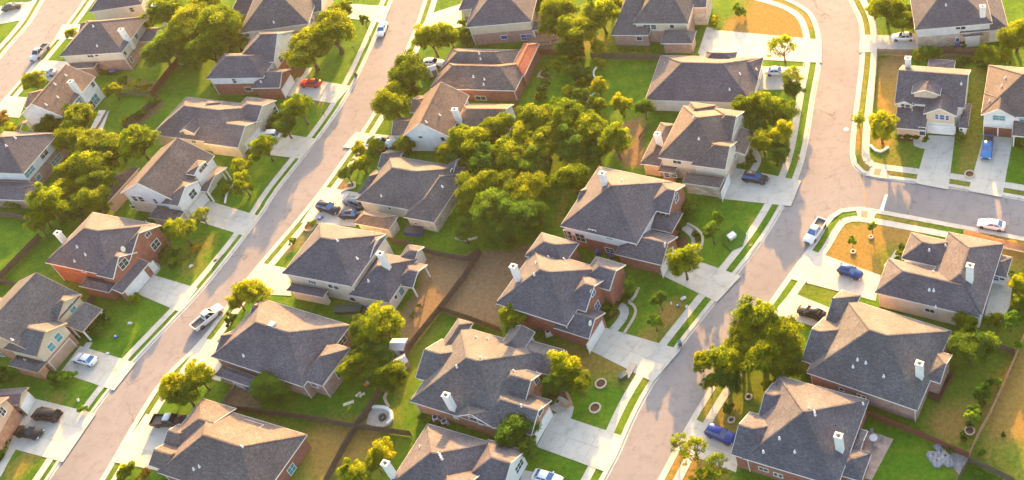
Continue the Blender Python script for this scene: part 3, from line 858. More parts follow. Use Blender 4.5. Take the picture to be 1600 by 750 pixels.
def house(label, axis, blocks, feats, up='cream', low='pink_brick', roof='roof', trim='trim', split=2.95):
    a, b = at(axis[0], axis[1], axis[4] + GZ), at(axis[2], axis[3], axis[4] + GZ)
    ang = math.atan2(b.y - a.y, b.x - a.x)
    U = Vector((math.cos(ang), math.sin(ang), 0)); V = Vector((-U.y, U.x, 0))
    O = at(blocks[0][1], blocks[0][2], blocks[0][5] + GZ); O.z = GZ
    root = empty('house', O, ang, label, 'house', 'houses of the neighbourhood')
    def loc(p):
        d = p - O
        return Vector((d.dot(U), d.dot(V), p.z - GZ))
    Oc = loc(CPOS)
    tris = []; walls = []
    lw = {}
    for bi, B in enumerate(blocks):
        typ, ax, ay, bx, by, h = B[:6]
        p = B[6] if len(B) > 6 and B[6] else 0.65
        opt = B[7] if len(B) > 7 else {}
        A_, B_ = loc(at(ax, ay, h + GZ)), loc(at(bx, by, h + GZ))
        u0, u1 = sorted((A_.x, B_.x)); v0, v1 = sorted((A_.y, B_.y))
        if opt.get('du'): u1 = u0 + opt['du']
        if opt.get('dv'): v1 = v0 + opt['dv']
        h = h + bi * 0.017
        upm, lom = opt.get('up', up), opt.get('low', low)
        rm = opt.get('roof', roof)
        # work in (s,t): s along ridge
        sw = typ[0] == 'v' or typ in ('Tv1', 'Tv0')
        def W(s, t, z): return (t, s, z) if sw else (s, t, z)
        s0, s1, t0, t1 = (v0, v1, u0, u1) if sw else (u0, u1, v0, v1)
        mb = MB(); caps = MB(); tr = MB()
        def face(*pts):
            pts = [Vector(x) for x in pts]
            n = (pts[1] - pts[0]).cross(pts[2] - pts[0])
            if n.z < 0: pts = pts[::-1]
            mb.quad(*pts)
            for k in range(1, len(pts) - 1): tris.append((pts[0], pts[k], pts[k + 1]))
        tm = (t0 + t1) / 2; half = (t1 - t0) / 2; L = s1 - s0
        gables = []
        if typ[0] == 'T':
            rise = (L if typ[1] == 'u' else L) * p
            # shed: T<axis><side it rises towards>
            ax_u = typ[1] == 'u'
            if ax_u:
                zl = {0: h + (rise if typ[2] == '0' else 0), 1: h + (rise if typ[2] == '1' else 0)}
                c = [(u0, v0, zl[0]), (u1, v0, zl[1]), (u1, v1, zl[1]), (u0, v1, zl[0])]
            else:
                rise = (v1 - v0) * p
                zl = {0: h + (rise if typ[2] == '0' else 0), 1: h + (rise if typ[2] == '1' else 0)}
                c = [(u0, v0, zl[0]), (u1, v0, zl[0]), (u1, v1, zl[1]), (u0, v1, zl[1])]
            face(*c)
            loop = c; hips = []
            if ax_u: rise = (u1 - u0) * p
            top = h
        else:
            rise = half * p
            e0, e1 = typ[1], typ[2]
            i0 = half if e0 == 'H' else 0.0; i1 = half if e1 == 'H' else 0.0
            if i0 + i1 > L:
                k = L / (i0 + i1); i0 *= k; i1 *= k
            zr = h + rise
            R0, R1 = W(s0 + i0, tm, zr), W(s1 - i1, tm, zr)
            c00, c10, c11, c01 = W(s0, t0, h), W(s1, t0, h), W(s1, t1, h), W(s0, t1, h)
            flat = (Vector(R0) - Vector(R1)).length < 0.05
            face(*( (c00, c10, R0) if flat else (c00, c10, R1, R0)))
            face(*( (c11, c01, R0) if flat else (c11, c01, R0, R1)))
            hips = [] if flat else [(R0, R1)]
            loop = [c00, c10]
            if i1: face(c10, c11, R1); hips += [(c10, R1), (c11, R1)]
            else: loop.append(R1); gables.append((s1 - 0.33, s1))
            loop += [c11, c01]
            if i0: face(c01, c00, R0); hips += [(c01, R0), (c00, R0)]
            else: loop.append(R0); gables.append((s0 + 0.33, s0))
        # underside
        for k in range(len(mb.f)):
            f = mb.f[k]
            mb.quad(*[(mb.v[i][0], mb.v[i][1], mb.v[i][2] - 0.17) for i in reversed(f)])
        mb.build('roof', M[rm], root)
        for q0, q1 in hips: caps.bar(q0, q1, 0.26, 0.05, off=0.03)
        if hips: caps.build('ridge_cap', M[rm], root)
        # fascia and rakes
        cx = sum(x[0] for x in loop) / len(loop); cy = sum(x[1] for x in loop) / len(loop)
        for k in range(len(loop)):
            q0, q1 = Vector(loop[k]), Vector(loop[(k + 1) % len(loop)])
            tr.bar(q0 + Vector((0, 0, -0.09)), q1 + Vector((0, 0, -0.09)), 0.05, 0.19)
        tr.build('roof_trim', M[opt.get('trim', trim)], root)
        # walls
        if not opt.get('open'):
            x0, x1, y0, y1 = u0 + INS, u1 - INS, v0 + INS, v1 - INS
            if typ[0] not in 'T':
                for (g, s) in gables:
                    pass
            zt = h - 0.05
            def shell(z0, z1, ins=0.0):
                m2 = MB()
                c = [(x0 + ins, y0 + ins), (x1 - ins, y0 + ins), (x1 - ins, y1 - ins), (x0 + ins, y1 - ins)]
                for k in range(4):
                    a_, b_ = c[k], c[(k + 1) % 4]
                    m2.quad((*a_, z0), (*b_, z0), (*b_, z1), (*a_, z1))
                return m2
            two = h > 4.0
            sp = split if two else None
            if two:
                m2 = shell(0 - .1, sp); m2.quad((x0, y0, sp), (x1, y0, sp), (x1, y1, sp), (x0, y1, sp))
                m2.build('lower_wall', M[lom], root)
                um = shell(sp, zt, 0.04)
            else:
                um = shell(-.1, zt)
            for g, s in gables:
                ti = INS + (0.04 if two else 0)
                zz = lambda t: h + (half - abs(t - tm)) * p - 0.16
                # wall under the gable, moved out to the rake
                ep = [W(g, t0 + ti, zt if False else 0), ]
                pts = [W(g, t0 + ti, (sp if two else -.1)), W(g, t1 - ti, (sp if two else -.1)), W(g, t1 - ti, zz(t1 - ti)), W(g, tm, h + rise - 0.16), W(g, t0 + ti, zz(t0 + ti))]
                um.quad(*pts)
            if typ[0] == 'T':
                if typ[1] == 'u':
                    for yy in (y0, y1):
                        um.quad((x0, yy, zt), (x1, yy, zt), (x1, yy, h + ((x1 - u0) if typ[2] == '1' else (u1 - x1)) * p - .17), (x0, yy, h + ((x0 - u0) if typ[2] == '1' else (u1 - x0)) * p - .17))
                else:
                    for xx in (x0, x1):
                        um.quad((xx, y0, zt), (xx, y1, zt), (xx, y1, h + ((y1 - v0) if typ[2] == '1' else (v1 - y1)) * p - .17), (xx, y0, h + ((y0 - v0) if typ[2] == '1' else (v1 - y0)) * p - .17))
            um.build('upper_wall' if two else 'wall', M[upm if two else opt.get('one', lom)], root)
            # downspouts at the corners towards the picture
            if opt.get('spout', bi == 0):
                for xx in (x0 + .1, x1 - .1):
                    dsp = MB()
                    dsp.box(xx - .05, xx + .05, y0 - .11, y0 - .005, 0, h - .1)
                    dsp.build('downspout', M['trim'], root)
            ext = rise if gables else 0
            gu = {s: g for g, s in gables}
            X0, X1, Y0, Y1 = x0, x1, y0, y1
            if sw:
                if any(s == s0 for g, s in gables): Y0 = s0 + .33
                if any(s == s1 for g, s in gables): Y1 = s1 - .33
            else:
                if any(s == s0 for g, s in gables): X0 = s0 + .33
                if any(s == s1 for g, s in gables): X1 = s1 - .33
            zg = h + rise if gables else h
            walls += [('v0', Y0, x0, x1, zg if sw and Y0 != y0 else h), ('v1', Y1, x0, x1, zg if sw and Y1 != y1 else h),
                      ('u0', X0, y0, y1, zg if (not sw) and X0 != x0 else h), ('u1', X1, y0, y1, zg if (not sw) and X1 != x1 else h)]
        else:
            ps = MB()
            for xx in (u0 + .35, u1 - .35):
                for yy in (v0 + .35, v1 - .35):
                    ps.box(xx - .12, xx + .12, yy - .12, yy + .12, 0, h - .1)
            for k in range(1):
                ps.build('porch_posts', M['trim'], root)
    def lray(px, py):
        d = ray(px, py)
        return Vector((d.dot(U), d.dot(V), d.z))
    def wall_hit(px, py, tol=0.6, side=None):
        d = lray(px, py); best = None
        for (s, c, lo, hi, zt) in walls:
            if side and s != side: continue
            k = 1 if s[0] == 'v' else 0
            if abs(d[k]) < 1e-6: continue
            if (s[1] == '0' and d[k] < 0) or (s[1] == '1' and d[k] > 0): continue
            t = (c - Oc[k]) / d[k]
            if t <= 0: continue
            q = Oc + d * t
            o = q[1 - k]
            if lo - tol <= o <= hi + tol and -0.6 <= q.z <= zt + tol:
                if best is None or t < best[0]: best = (t, s, c, o, q.z)
        return best
    def roof_hit(px, py):
        d = lray(px, py); best = None
        for tr_ in tris:
            t = tri_hit(Oc, d, *tr_)
            if t and (best is None or t < best[0]):
                n = (tr_[1] - tr_[0]).cross(tr_[2] - tr_[0]).normalized()
                best = (t, Oc + d * t, n)
        return best
    def frame_pts(s, c, o):
        # returns function (along, up, out) -> local point
        sg = {'v0': (1, 0, 0, -1), 'v1': (-1, 0, 0, 1), 'u0': (0, -1, -1, 0), 'u1': (0, 1, 1, 0)}[s]
        base = (o, c) if s[0] == 'v' else (c, o)
        return lambda a_, z, out: (base[0] + sg[0] * a_ + sg[2] * out, base[1] + sg[1] * a_ + sg[3] * out, z)
    def obox(mb, P, a0, a1, z0, z1, o0, o1):
        i = len(mb.v)
        for o_ in (o0, o1):
            for (a_, z_) in ((a0, z0), (a1, z0), (a1, z1), (a0, z1)):
                mb.v.append(P(a_, z_, o_))
        for f in ((4, 5, 6, 7), (3, 2, 1, 0), (0, 1, 5, 4), (1, 2, 6, 5), (2, 3, 7, 6), (3, 0, 4, 7)):
            mb.f.append(tuple(i + k for k in f)); mb.mi.append(0)
    for F in feats:
        k = F[0]
        if k == 'w':
            _, px, py, ww, hh, n = F[:6]
            gm = F[6] if len(F) > 6 else 'glass'
            hit = wall_hit(px, py)
            if not hit: print('NO WALL', label[:30], px, py); continue
            _, s, c, o, z = hit
            P = frame_pts(s, c, o)
            z = max(z, hh / 2 + .25)
            mb = MB(); fw = 0.09
            obox(mb, P, -ww / 2 - fw, ww / 2 + fw, z + hh / 2, z + hh / 2 + fw, 0, .09)
            obox(mb, P, -ww / 2 - fw, ww / 2 + fw, z - hh / 2 - fw, z - hh / 2, 0, .12)
            for i in range(n + 1):
                a_ = -ww / 2 + ww * i / n
                e = fw if i in (0, n) else fw / 2
                sh = -e / 2 if i == 0 else (e / 2 if i == n else 0)
                obox(mb, P, a_ + sh - e / 2, a_ + sh + e / 2, z - hh / 2, z + hh / 2, 0, .09)
            if hh > 1.0:
                obox(mb, P, -ww / 2, ww / 2, z - .03, z + .03, 0, .075)
            fr = mb.build('window', M['trim'], root)
            for i in range(n):
                m2 = MB()
                a0, a1 = -ww / 2 + ww * i / n + .03, -ww / 2 + ww * (i + 1) / n - .03
                obox(m2, P, a0, a1, z - hh / 2, z + hh / 2, .005, .05)
                m2.build('pane', M[gm], fr)
        elif k in ('g', 'd'):
            _, px, py, ww, hh, mat = F[:6]
            hit = wall_hit(px, py, 1.2, F[6] if len(F) > 6 else None)
            if not hit: print('NO WALL', label[:30], px, py); continue
            _, s, c, o, z = hit
            P = frame_pts(s, c, o)
            mb = MB()
            nseg = 4 if k == 'g' else 1
            for i in range(nseg):
                obox(mb, P, -ww / 2, ww / 2, .14 + (hh - .14) * i / nseg + .015, .14 + (hh - .14) * (i + 1) / nseg - .015, .0, .06)
            dr = mb.build('garage_door' if k == 'g' else 'door', M[mat], root)
            mb = MB()
            obox(mb, P, -ww / 2 - .14, -ww / 2, 0, hh + .14, 0, .10)
            obox(mb, P, ww / 2, ww / 2 + .14, 0, hh + .14, 0, .10)
            obox(mb, P, -ww / 2, ww / 2, hh, hh + .14, 0, .10)
            mb.build('door_frame', M['trim'], dr)
        elif k in ('c', 'cz'):
            if k == 'c':
                _, tx, ty, bx, by = F[:5]
                sz = F[5] if len(F) > 5 else (1.05, 0.8)
                hit = roof_hit(bx, by)
                if not hit: print('NO ROOF', label[:30], bx, by); continue
                q = hit[1]
                best = None
                for i in range(200):
                    z = q.z + 0.3 + i * 0.04
                    g = loc(at(tx, ty, z + GZ))
                    e = (g.x - q.x) ** 2 + (g.y - q.y) ** 2
                    if best is None or e < best[0]: best = (e, z)
                zt = min(max(best[1], q.z + 1.0), q.z + 3.6); x, y = q.x, q.y; zb = max(0, q.z - 2.5)
            else:
                _, tx, ty, zt = F[:4]
                sz = F[4] if len(F) > 4 else (1.05, 0.8)
                q = loc(at(tx, ty, zt + GZ)); x, y = q.x, q.y; zb = 0
            sx_, sy_ = sz
            mb = MB(); mb.box(x - sx_ / 2, x + sx_ / 2, y - sy_ / 2, y + sy_ / 2, zb, zt)
            ch = mb.build('chimney', M['chimney'], root)
            mb = MB()
            for x0_, x1_, y0_, y1_ in ((x - sx_ / 2 - .07, x + sx_ / 2 + .07, y - sy_ / 2 - .07, y - sy_ / 2 + .16), (x - sx_ / 2 - .07, x + sx_ / 2 + .07, y + sy_ / 2 - .16, y + sy_ / 2 + .07),
                                       (x - sx_ / 2 - .07, x - sx_ / 2 + .16, y - sy_ / 2 + .16, y + sy_ / 2 - .16), (x + sx_ / 2 - .16, x + sx_ / 2 + .07, y - sy_ / 2 + .16, y + sy_ / 2 - .16)):
                mb.box(x0_, x1_, y0_, y1_, zt - .02, zt + .16)
            mb.build('chimney_cap', M['trim'], ch)
            mb = MB(); mb.tube([(x, y, zt - .01), (x, y, zt + .3)], [.2, .2], 10)
            mb.build('flue', M['black'], ch)
        elif k == 'v':
            for (px, py) in F[1]:
                hit = roof_hit(px, py)
                if not hit: continue
                q = hit[1]
                mb = MB(); mb.tube([q - Vector((0, 0, .2)), q + Vector((0, 0, .42))], [.13, .11], 8)
                mb.tube([q + Vector((0, 0, -.12)), q + Vector((0, 0, .06))], [.26, .2], 8)
                mb.build('roof_vent', M['pipe'], root)
        elif k == 'box':   # white square roof fan
            hit = roof_hit(F[1], F[2]); q = hit[1]
            mb = MB()
            mb.box(q.x - .45, q.x + .45, q.y - .45, q.y + .45, q.z - .5, q.z + .45)
            o = mb.build('roof_fan', M['trim'], root)
        elif k == 'oval':
            hit = wall_hit(F[1], F[2])
            if not hit: continue
            _, s, c, o, z = hit
            P = frame_pts(s, c, o)
            mb = MB(); n = 14
            pts = [(0.42 * math.cos(2 * math.pi * i / n), z + 0.6 * math.sin(2 * math.pi * i / n)) for i in range(n)]
            mb.quad(*[P(a_, z_, .07) for a_, z_ in pts])
            for i in range(n):
                (a0, z0), (a1, z1) = pts[i], pts[(i + 1) % n]
                mb.quad(P(a0, z0, 0), P(a1, z1, 0), P(a1, z1, .07), P(a0, z0, .07))
            mb.build('gable_vent', M['trim'], root)
    return root

H = []
def h_(*a, **k): H.append((a, k))
h_('house at the top left edge with dark front roof and tan rear roof', (139, 19, 212, 8, 5.3),
   [('uHH', 139, 19, 246, -42, 5.3)], [('w', 206, 15, .9, 1.1, 1), ('cz', 241, 8, 8.0)], up='cream', low='cream')
h_('two storey cream house with pyramid roof and brick base near the parked silver pickup', (93, 88, 189, 82, 5.3),
   [('uHH', 93, 88, 230, 26, 5.3), ('uHH', 106, 108, 152, 98, 2.8, .45), ('uGH', 122, 56, 150, 32, 4.9, .5), ('uHG', 214, 66, 257, 42, 2.8, .45, {'open': 1})],
   [('c', 188, 47, 199, 62), ('w', 141, 87, 1.4, .8, 2), ('w', 151, 86, .8, .6, 1), ('w', 213, 57, 1, 1.1, 1), ('w', 226, 39, .9, 1.1, 1), ('w', 195, 83, .7, 1, 1), ('w', 205, 93, .8, 1.1, 1), ('v', [(152, 72), (146, 41)])], low='pink_brick')
h_('white two storey house with long brown gable roof and back deck, upper left', (31, 181, 96, 182, 5.3),
   [('vGG', 31, 181, 149, 120, 5.3, .7), ('uGH', 38, 168, 72, 140, 3.6, .5), ('uHG', 24, 203, 44, 188, 2.8, .4, {'open': 1})],
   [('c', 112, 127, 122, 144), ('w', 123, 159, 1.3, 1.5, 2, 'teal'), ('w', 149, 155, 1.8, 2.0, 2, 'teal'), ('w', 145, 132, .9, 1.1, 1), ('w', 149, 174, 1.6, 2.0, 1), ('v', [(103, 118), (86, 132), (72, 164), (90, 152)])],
   up='white', low='white', roof='roof_warm')
h_('two storey white and brick house cut by the left edge with teal windows', (-51, 268, 27, 271, 5.3),
   [('vHH', -51, 268, 91, 208, 5.3), ('uHH', -40, 310, 66, 286, 2.8, .4)],
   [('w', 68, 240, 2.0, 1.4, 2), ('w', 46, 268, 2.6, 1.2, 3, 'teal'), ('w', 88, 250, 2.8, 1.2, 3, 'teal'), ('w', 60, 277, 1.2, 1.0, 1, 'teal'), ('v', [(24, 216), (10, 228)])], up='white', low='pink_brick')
h_('house at the top edge with tan and grey roofs behind the big green tree', (374, 52, 473, 38, 5.0),
   [('uHH', 374, 52, 505, -30, 5.0), ('uHH', 358, 26, 425, -25, 3.2), ('uHG', 470, 22, 515, -20, 4.2, .5)],
   [('v', [(428, 35)]), ('w', 486, 30, 1.2, 1.6, 2)], low='peach', up='cream')
h_('red brick house with white siding band, behind the red car', (322, 123, 437, 121, 4.9),
   [('uHH', 322, 123, 436, 82, 4.9), ('uHG', 368, 98, 459, 48, 5.3), ('uHG', 392, 138, 455, 108, 3.4, .6), ('uHH', 345, 100, 372, 84, 4.6, .5)],
   [('g', 448, 131, 4.6, 2.3, 'garage_white', 'u1'), ('w', 366, 126, .8, 1.2, 1), ('w', 388, 139, 1.4, 1.0, 1), ('w', 438, 92, 1.0, 1.5, 1), ('v', [(408, 128)])], up='white', low='red_brick')
h_('single storey beige ranch house with tan rimmed gables and a front porch', (237, 210, 367, 227, 3.3),
   [('uHH', 237, 210, 414, 166, 3.3, .6), ('vGH', 281, 206, 346, 160, 4.7, .6), ('uHG', 318, 224, 408, 188, 3.4, .55), ('uHG', 352, 190, 432, 157, 3.5, .5, {'one': 'cream'})],
   [('g', 391, 209, 4.8, 2.3, 'garage_white', 'u1'), ('w', 303, 221, 1.0, .7, 2), ('w', 313, 197, 1.3, .7, 2), ('c', 256, 158, 264, 176), ('w', 430, 172, .9, 1.6, 1)], low='beige', up='beige')
h_('white two storey house with dormers, long front porch and brown tool shed roof', (188, 302, 283, 316, 5.3),
   [('vGG', 188, 302, 335, 243, 5.3, .62), ('uHG', 252, 318, 313, 281, 5.2, .5), ('uHG', 290, 272, 322, 252, 6.3, .3), ('uHG', 310, 298, 355, 262, 3.2, .35, {'open': 1}),
    ('uHH', 231, 340, 291, 328, 2.9, .5), ('uHH', 160, 318, 218, 262, 3.2, .5, {'low': 'peach'})],
   [('c', 204, 252, 213, 270), ('w', 211, 310, 1.1, 1.3, 1), ('w', 221, 311, 1.1, 1.3, 1), ('w', 243, 314, .7, 1.2, 1), ('w', 208, 323, 1.0, .8, 1), ('w', 301, 303, 1.6, 1.5, 2), ('w', 317, 262, 2.2, .8, 3),
    ('g', 312, 322, 4.6, 2.3, 'garage_white', 'u1')], up='white', low='cream')
h_('red brick two storey house with tall front gables and white garage door, left side', (70, 410, 173, 432, 5.4),
   [('uHH', 70, 410, 247, 351, 5.4, .62), ('uHG', 150, 430, 214, 394, 5.35, .75), ('uHG', 176, 402, 252, 352, 5.3, .62), ('uHH', 123, 447, 184, 441, 2.9, .5), ('Tu0', 178, 456, 222, 408, 2.9, .4, {'du': 1.9, 'low': 'red_brick'})],
   [('cz', 90, 364, 7.6), ('w', 193, 412, 1.7, 1.5, 2), ('w', 243, 382, 1.7, 1.5, 2), ('w', 231, 366, 1.0, .8, 2), ('w', 131, 424, .9, .5, 1), ('g', 209, 438, 4.8, 2.4, 'garage_white', 'u1'),
    ('d', 229, 403, 1.0, 2.2, 'trim', 'u1'), ('v', [(121, 386), (117, 408), (134, 398)]), ('oval', 192, 389)], up='red_brick', low='red_brick')
H[-1][1]['blocks_up'] = None
h_('orange and cream two storey house with two front dormer gables, left edge', (-53, 525, 62, 553, 5.2),
   [('vGG', -53, 525, 128, 461, 5.2, .6), ('uHG', 6, 545, 105, 505, 5.2, .62, {'up': 'beige'}), ('uHG', 66, 495, 127, 460, 5.45, .6, {'up': 'beige'}), ('Tu0', 106, 514, 150, 481, 2.9, .35, {'open': 1, 'du': 3.2}), ('uHH', 12, 571, 74, 566, 2.9, .45),
    ('uGH', -60, 500, 20, 470, 5.2, .6)],
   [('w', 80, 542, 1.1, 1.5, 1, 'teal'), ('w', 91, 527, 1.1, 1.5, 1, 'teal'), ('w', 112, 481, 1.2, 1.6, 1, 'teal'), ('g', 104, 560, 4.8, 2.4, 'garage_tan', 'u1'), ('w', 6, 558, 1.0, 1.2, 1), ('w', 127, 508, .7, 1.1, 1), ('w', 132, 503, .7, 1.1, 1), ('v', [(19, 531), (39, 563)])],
   up='peach', low='orange_brick', trim='trim_brown')
h_('orange house cut by the left edge beside the black van', (-60, 640, 22, 633, 3.0),
   [('uHG', -60, 640, 45, 605, 3.0, .45, {'low': 'beige'}), ('uHG', -90, 690, 14, 620, 5.3, .5)],
   [('g', 40, 627, 2.6, 2.2, 'garage_white', 'u1'), ('w', 3, 643, 1.0, 1.5, 2)], up='peach', low='orange_brick', trim='trim_brown')
# ---- middle
h_('house at the top centre with brick base and covered wooden back deck', (728, 43, 828, 34, 5.4),
   [('uHH', 728, 43, 845, -28, 5.4), ('uHH', 717, 16, 770, -30, 5.2), ('uHG', 830, 48, 867, 31, 3.0, .3, {'open': 1})],
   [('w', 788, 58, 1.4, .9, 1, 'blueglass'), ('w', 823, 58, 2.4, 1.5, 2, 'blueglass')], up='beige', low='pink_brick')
h_('large red brick house with grey roof and a bright red roofed extension', (672, 138, 813, 142, 3.4),
   [('uHH', 672, 138, 826, 98, 3.4, .6), ('uHH', 686, 112, 812, 78, 3.5, .65), ('vHH', 794, 118, 843, 68, 3.4, .6, {'roof': 'roof_red'})],
   [('w', 752, 155, 2.2, 1.0, 2), ('v', [(749, 84), (751, 92), (740, 120), (757, 124), (756, 132)])], up='red_brick', low='red_brick')
h_('tan gabled house with white gable end facing the viewer and a white chimney', (630, 213, 697, 214, 4.4),
   [('vGG', 629, 213, 733, 149, 4.4, .75), ('uGH', 611, 212, 664, 184, 3.2, .6), ('uHG', 700, 200, 803, 163, 3.3, .55), ('uGH', 640, 176, 680, 150, 4.0, .5)],
   [('c', 711, 171, 718, 190), ('w', 657, 214, .8, .5, 1), ('w', 692, 217, .8, 1.0, 1), ('v', [(687, 180), (666, 191)]), ('d', 770, 175, 1.0, 2.0, 'trim')], up='white', low='white', roof='roof_warm')
h_('single storey grey hipped house with brown garage roof and three cars outside', (630, 338, 708, 352, 3.2),
   [('vHH', 630, 339, 729, 272, 3.2, .62, {'low': 'stone'}), ('uHH', 556, 313, 726, 262, 3.2, .65), ('uHH', 553, 349, 622, 338, 3.0, .6, {'roof': 'roof_warm', 'low': 'stone'}), ('uHH', 560, 303, 604, 268, 3.1, .55),
    ('uGH', 590, 262, 630, 238, 3.1, .6), ('uHG', 690, 272, 728, 244, 3.5, .6)],
   [('c', 713, 303, 715, 317), ('v', [(596, 306), (691, 292), (702, 343)]), ('w', 706, 268, .7, .9, 1), ('w', 650, 349, .6, .5, 1), ('w', 609, 325, .6, .5, 1)], up='cream', low='cream')
h_('white two storey house with wide grey roof, chimney and back porch, centre left', (441, 427, 546, 447, 5.3),
   [('uHH', 441, 427, 606, 366, 5.3, .68), ('uHH', 546, 461, 652, 405, 3.1, .62), ('uHG', 612, 444, 668, 414, 2.9, .5, {'open': 1}), ('uHG', 622, 406, 663, 386, 3.0, .5), ('uHH', 448, 454, 513, 453, 2.8, .55),
    ('uHG', 560, 400, 604, 366, 5.35, .5), ('uGH', 490, 378, 530, 352, 4.9, .5)],
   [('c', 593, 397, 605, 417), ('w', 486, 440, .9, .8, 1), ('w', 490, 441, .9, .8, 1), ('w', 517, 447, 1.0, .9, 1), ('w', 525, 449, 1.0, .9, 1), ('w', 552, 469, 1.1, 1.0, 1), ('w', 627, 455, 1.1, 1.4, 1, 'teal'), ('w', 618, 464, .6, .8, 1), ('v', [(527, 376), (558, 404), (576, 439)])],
   up='cream', low='cream')
h_('grey roofed house with white chimney and white roof fan, lower centre left', (330, 557, 481, 607, 4.0),
   [('uHH', 330, 557, 548, 508, 4.0, .6), ('uHH', 470, 592, 548, 544, 4.0, .55, {'spout': 1}), ('uHH', 335, 586, 410, 592, 2.6, .4), ('uGH', 337, 549, 380, 520, 3.9, .6), ('uGH', 386, 503, 430, 474, 3.9, .6)],
   [('c', 482, 468, 495, 486), ('w', 375, 569, 1.3, .6, 2), ('w', 497, 592, 1.8, 1.6, 2), ('w', 490, 600, 1.2, 1.5, 1), ('w', 535, 533, 1.6, 1.2, 2), ('w', 530, 582, 1.2, 1.6, 1), ('box', 426, 508), ('v', [(381, 556)]), ('d', 372, 600, 1.8, 2.1, 'trim')], up='cream', low='pink_brick')
h_('grey roofed house cut by the bottom edge, with brick right wall and white chimney', (245, 736, 405, 789, 3.2),
   [('uHH', 245, 738, 480, 679, 3.2, .6), ('uHG', 262, 690, 369, 638, 3.2, .5), ('uGH', 232, 727, 300, 704, 3.2, .6), ('uGH', 255, 694, 310, 672, 3.2, .6), ('uHG', 345, 700, 412, 664, 3.6, .5)],
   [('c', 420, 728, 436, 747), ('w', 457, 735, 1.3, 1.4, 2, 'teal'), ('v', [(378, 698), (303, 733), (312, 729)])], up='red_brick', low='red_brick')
h_('house cut by the bottom edge with golden left slopes and a white front gable', (600, 772, 765, 826, 3.3),
   [('uHH', 604, 762, 770, 692, 3.3, .62), ('uHG', 726, 748, 821, 704, 3.3, .6, {'low': 'white'}), ('uHG', 650, 792, 756, 737, 3.3, .6)],
   [('cz', 602, 724, 7.2), ('w', 811, 728, 1.9, 1.3, 3), ('v', [(686, 709), (688, 713), (690, 717), (657, 698)])], up='orange_brick', low='orange_brick')
h_('large brick house with many hips beside the golden oak, lower centre', (640, 627, 820, 683, 3.5),
   [('uHH', 640, 627, 858, 548, 3.5, .6), ('uGH', 649, 590, 745, 545, 3.55, .6), ('vHG', 776, 548, 836, 519, 3.9, .5, {'low': 'white'}), ('uHG', 770, 610, 846, 584, 4.3, .65, {'one': 'orange_brick'}),
    ('uHG', 745, 654, 862, 626, 3.4, .62), ('vGH', 712, 651, 790, 640, 3.5, .65), ('uHH', 800, 570, 886, 548, 3.3, .5), ('vHH', 652, 592, 740, 505, 3.4, .6)],
   [('c', 697, 612, 708, 638), ('g', 846, 662, 5.0, 2.4, 'garage_white', 'u1'), ('w', 740, 655, 1.4, 1.0, 1), ('w', 750, 661, .5, .6, 1), ('w', 844, 643, 1.2, 1.0, 1), ('w', 838, 594, 1.0, 1.2, 1), ('v', [(751, 559), (815, 634), (714, 573), (744, 527), (762, 530), (803, 580)])],
   up='orange_brick', low='orange_brick')
h_('red brick two storey house with blue windows, right of the brown yard', (773, 474, 862, 502, 5.0),
   [('uHH', 774, 474, 944, 420, 5.0, .65), ('uHG', 872, 474, 950, 434, 5.0, .6), ('uHG', 905, 440, 978, 414, 5.0, .6), ('uHG', 864, 512, 946, 489, 3.3, .65), ('uHH', 820, 400, 905, 380, 5.1, .6)],
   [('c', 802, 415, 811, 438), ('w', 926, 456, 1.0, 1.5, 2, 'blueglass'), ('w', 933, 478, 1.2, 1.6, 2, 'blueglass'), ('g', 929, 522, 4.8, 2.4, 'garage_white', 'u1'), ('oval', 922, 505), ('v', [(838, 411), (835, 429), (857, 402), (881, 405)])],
   up='red_brick', low='red_brick')
h_('large two storey house with white band over brick, beside two round bushes', (875, 353, 965, 374, 5.4),
   [('uHH', 875, 353, 1052, 284, 5.4, .62), ('uHG', 1005, 325, 1071, 289, 5.4, .6, {'up': 'red_brick'}), ('uHG', 960, 397, 1059, 370, 3.2, .6), ('uHH', 995, 352, 1067, 333, 3.2, .45), ('uGH', 897, 329, 940, 293, 4.8, .55)],
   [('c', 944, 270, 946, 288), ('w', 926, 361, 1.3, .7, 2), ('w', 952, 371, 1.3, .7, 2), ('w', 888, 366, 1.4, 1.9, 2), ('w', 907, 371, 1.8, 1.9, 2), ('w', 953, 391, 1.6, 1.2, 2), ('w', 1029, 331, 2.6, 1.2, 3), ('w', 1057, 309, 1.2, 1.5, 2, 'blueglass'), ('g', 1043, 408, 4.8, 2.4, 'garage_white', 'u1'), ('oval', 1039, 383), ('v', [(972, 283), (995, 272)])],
   up='white', low='red_brick')
h_('two storey house with stone front and golden rear roof, by the dark blue off-roader', (1028, 246, 1134, 260, 5.3),
   [('uHH', 1028, 246, 1160, 176, 5.3, .62), ('uHG', 1095, 215, 1163, 174, 5.35, .6), ('uHG', 1080, 258, 1152, 221, 5.3, .6), ('vHH', 1000, 256, 1062, 195, 3.2, .6, {'low': 'peach'}), ('uHH', 1066, 286, 1132, 278, 3.0, .65), ('Tu0', 1143, 240, 1171, 206, 3.0, .35, {'du': 2.6}),
    ('uHH', 1028, 268, 1058, 262, 2.7, .4, {'low': 'orange_brick'}), ('uHH', 1060, 200, 1120, 165, 5.2, .55)],
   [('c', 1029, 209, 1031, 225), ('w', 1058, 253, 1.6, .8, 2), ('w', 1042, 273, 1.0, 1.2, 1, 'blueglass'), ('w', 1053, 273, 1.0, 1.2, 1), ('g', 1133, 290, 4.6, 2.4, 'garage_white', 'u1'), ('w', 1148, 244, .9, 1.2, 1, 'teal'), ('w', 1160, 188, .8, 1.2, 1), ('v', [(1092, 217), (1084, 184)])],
   up='cream', low='stone')
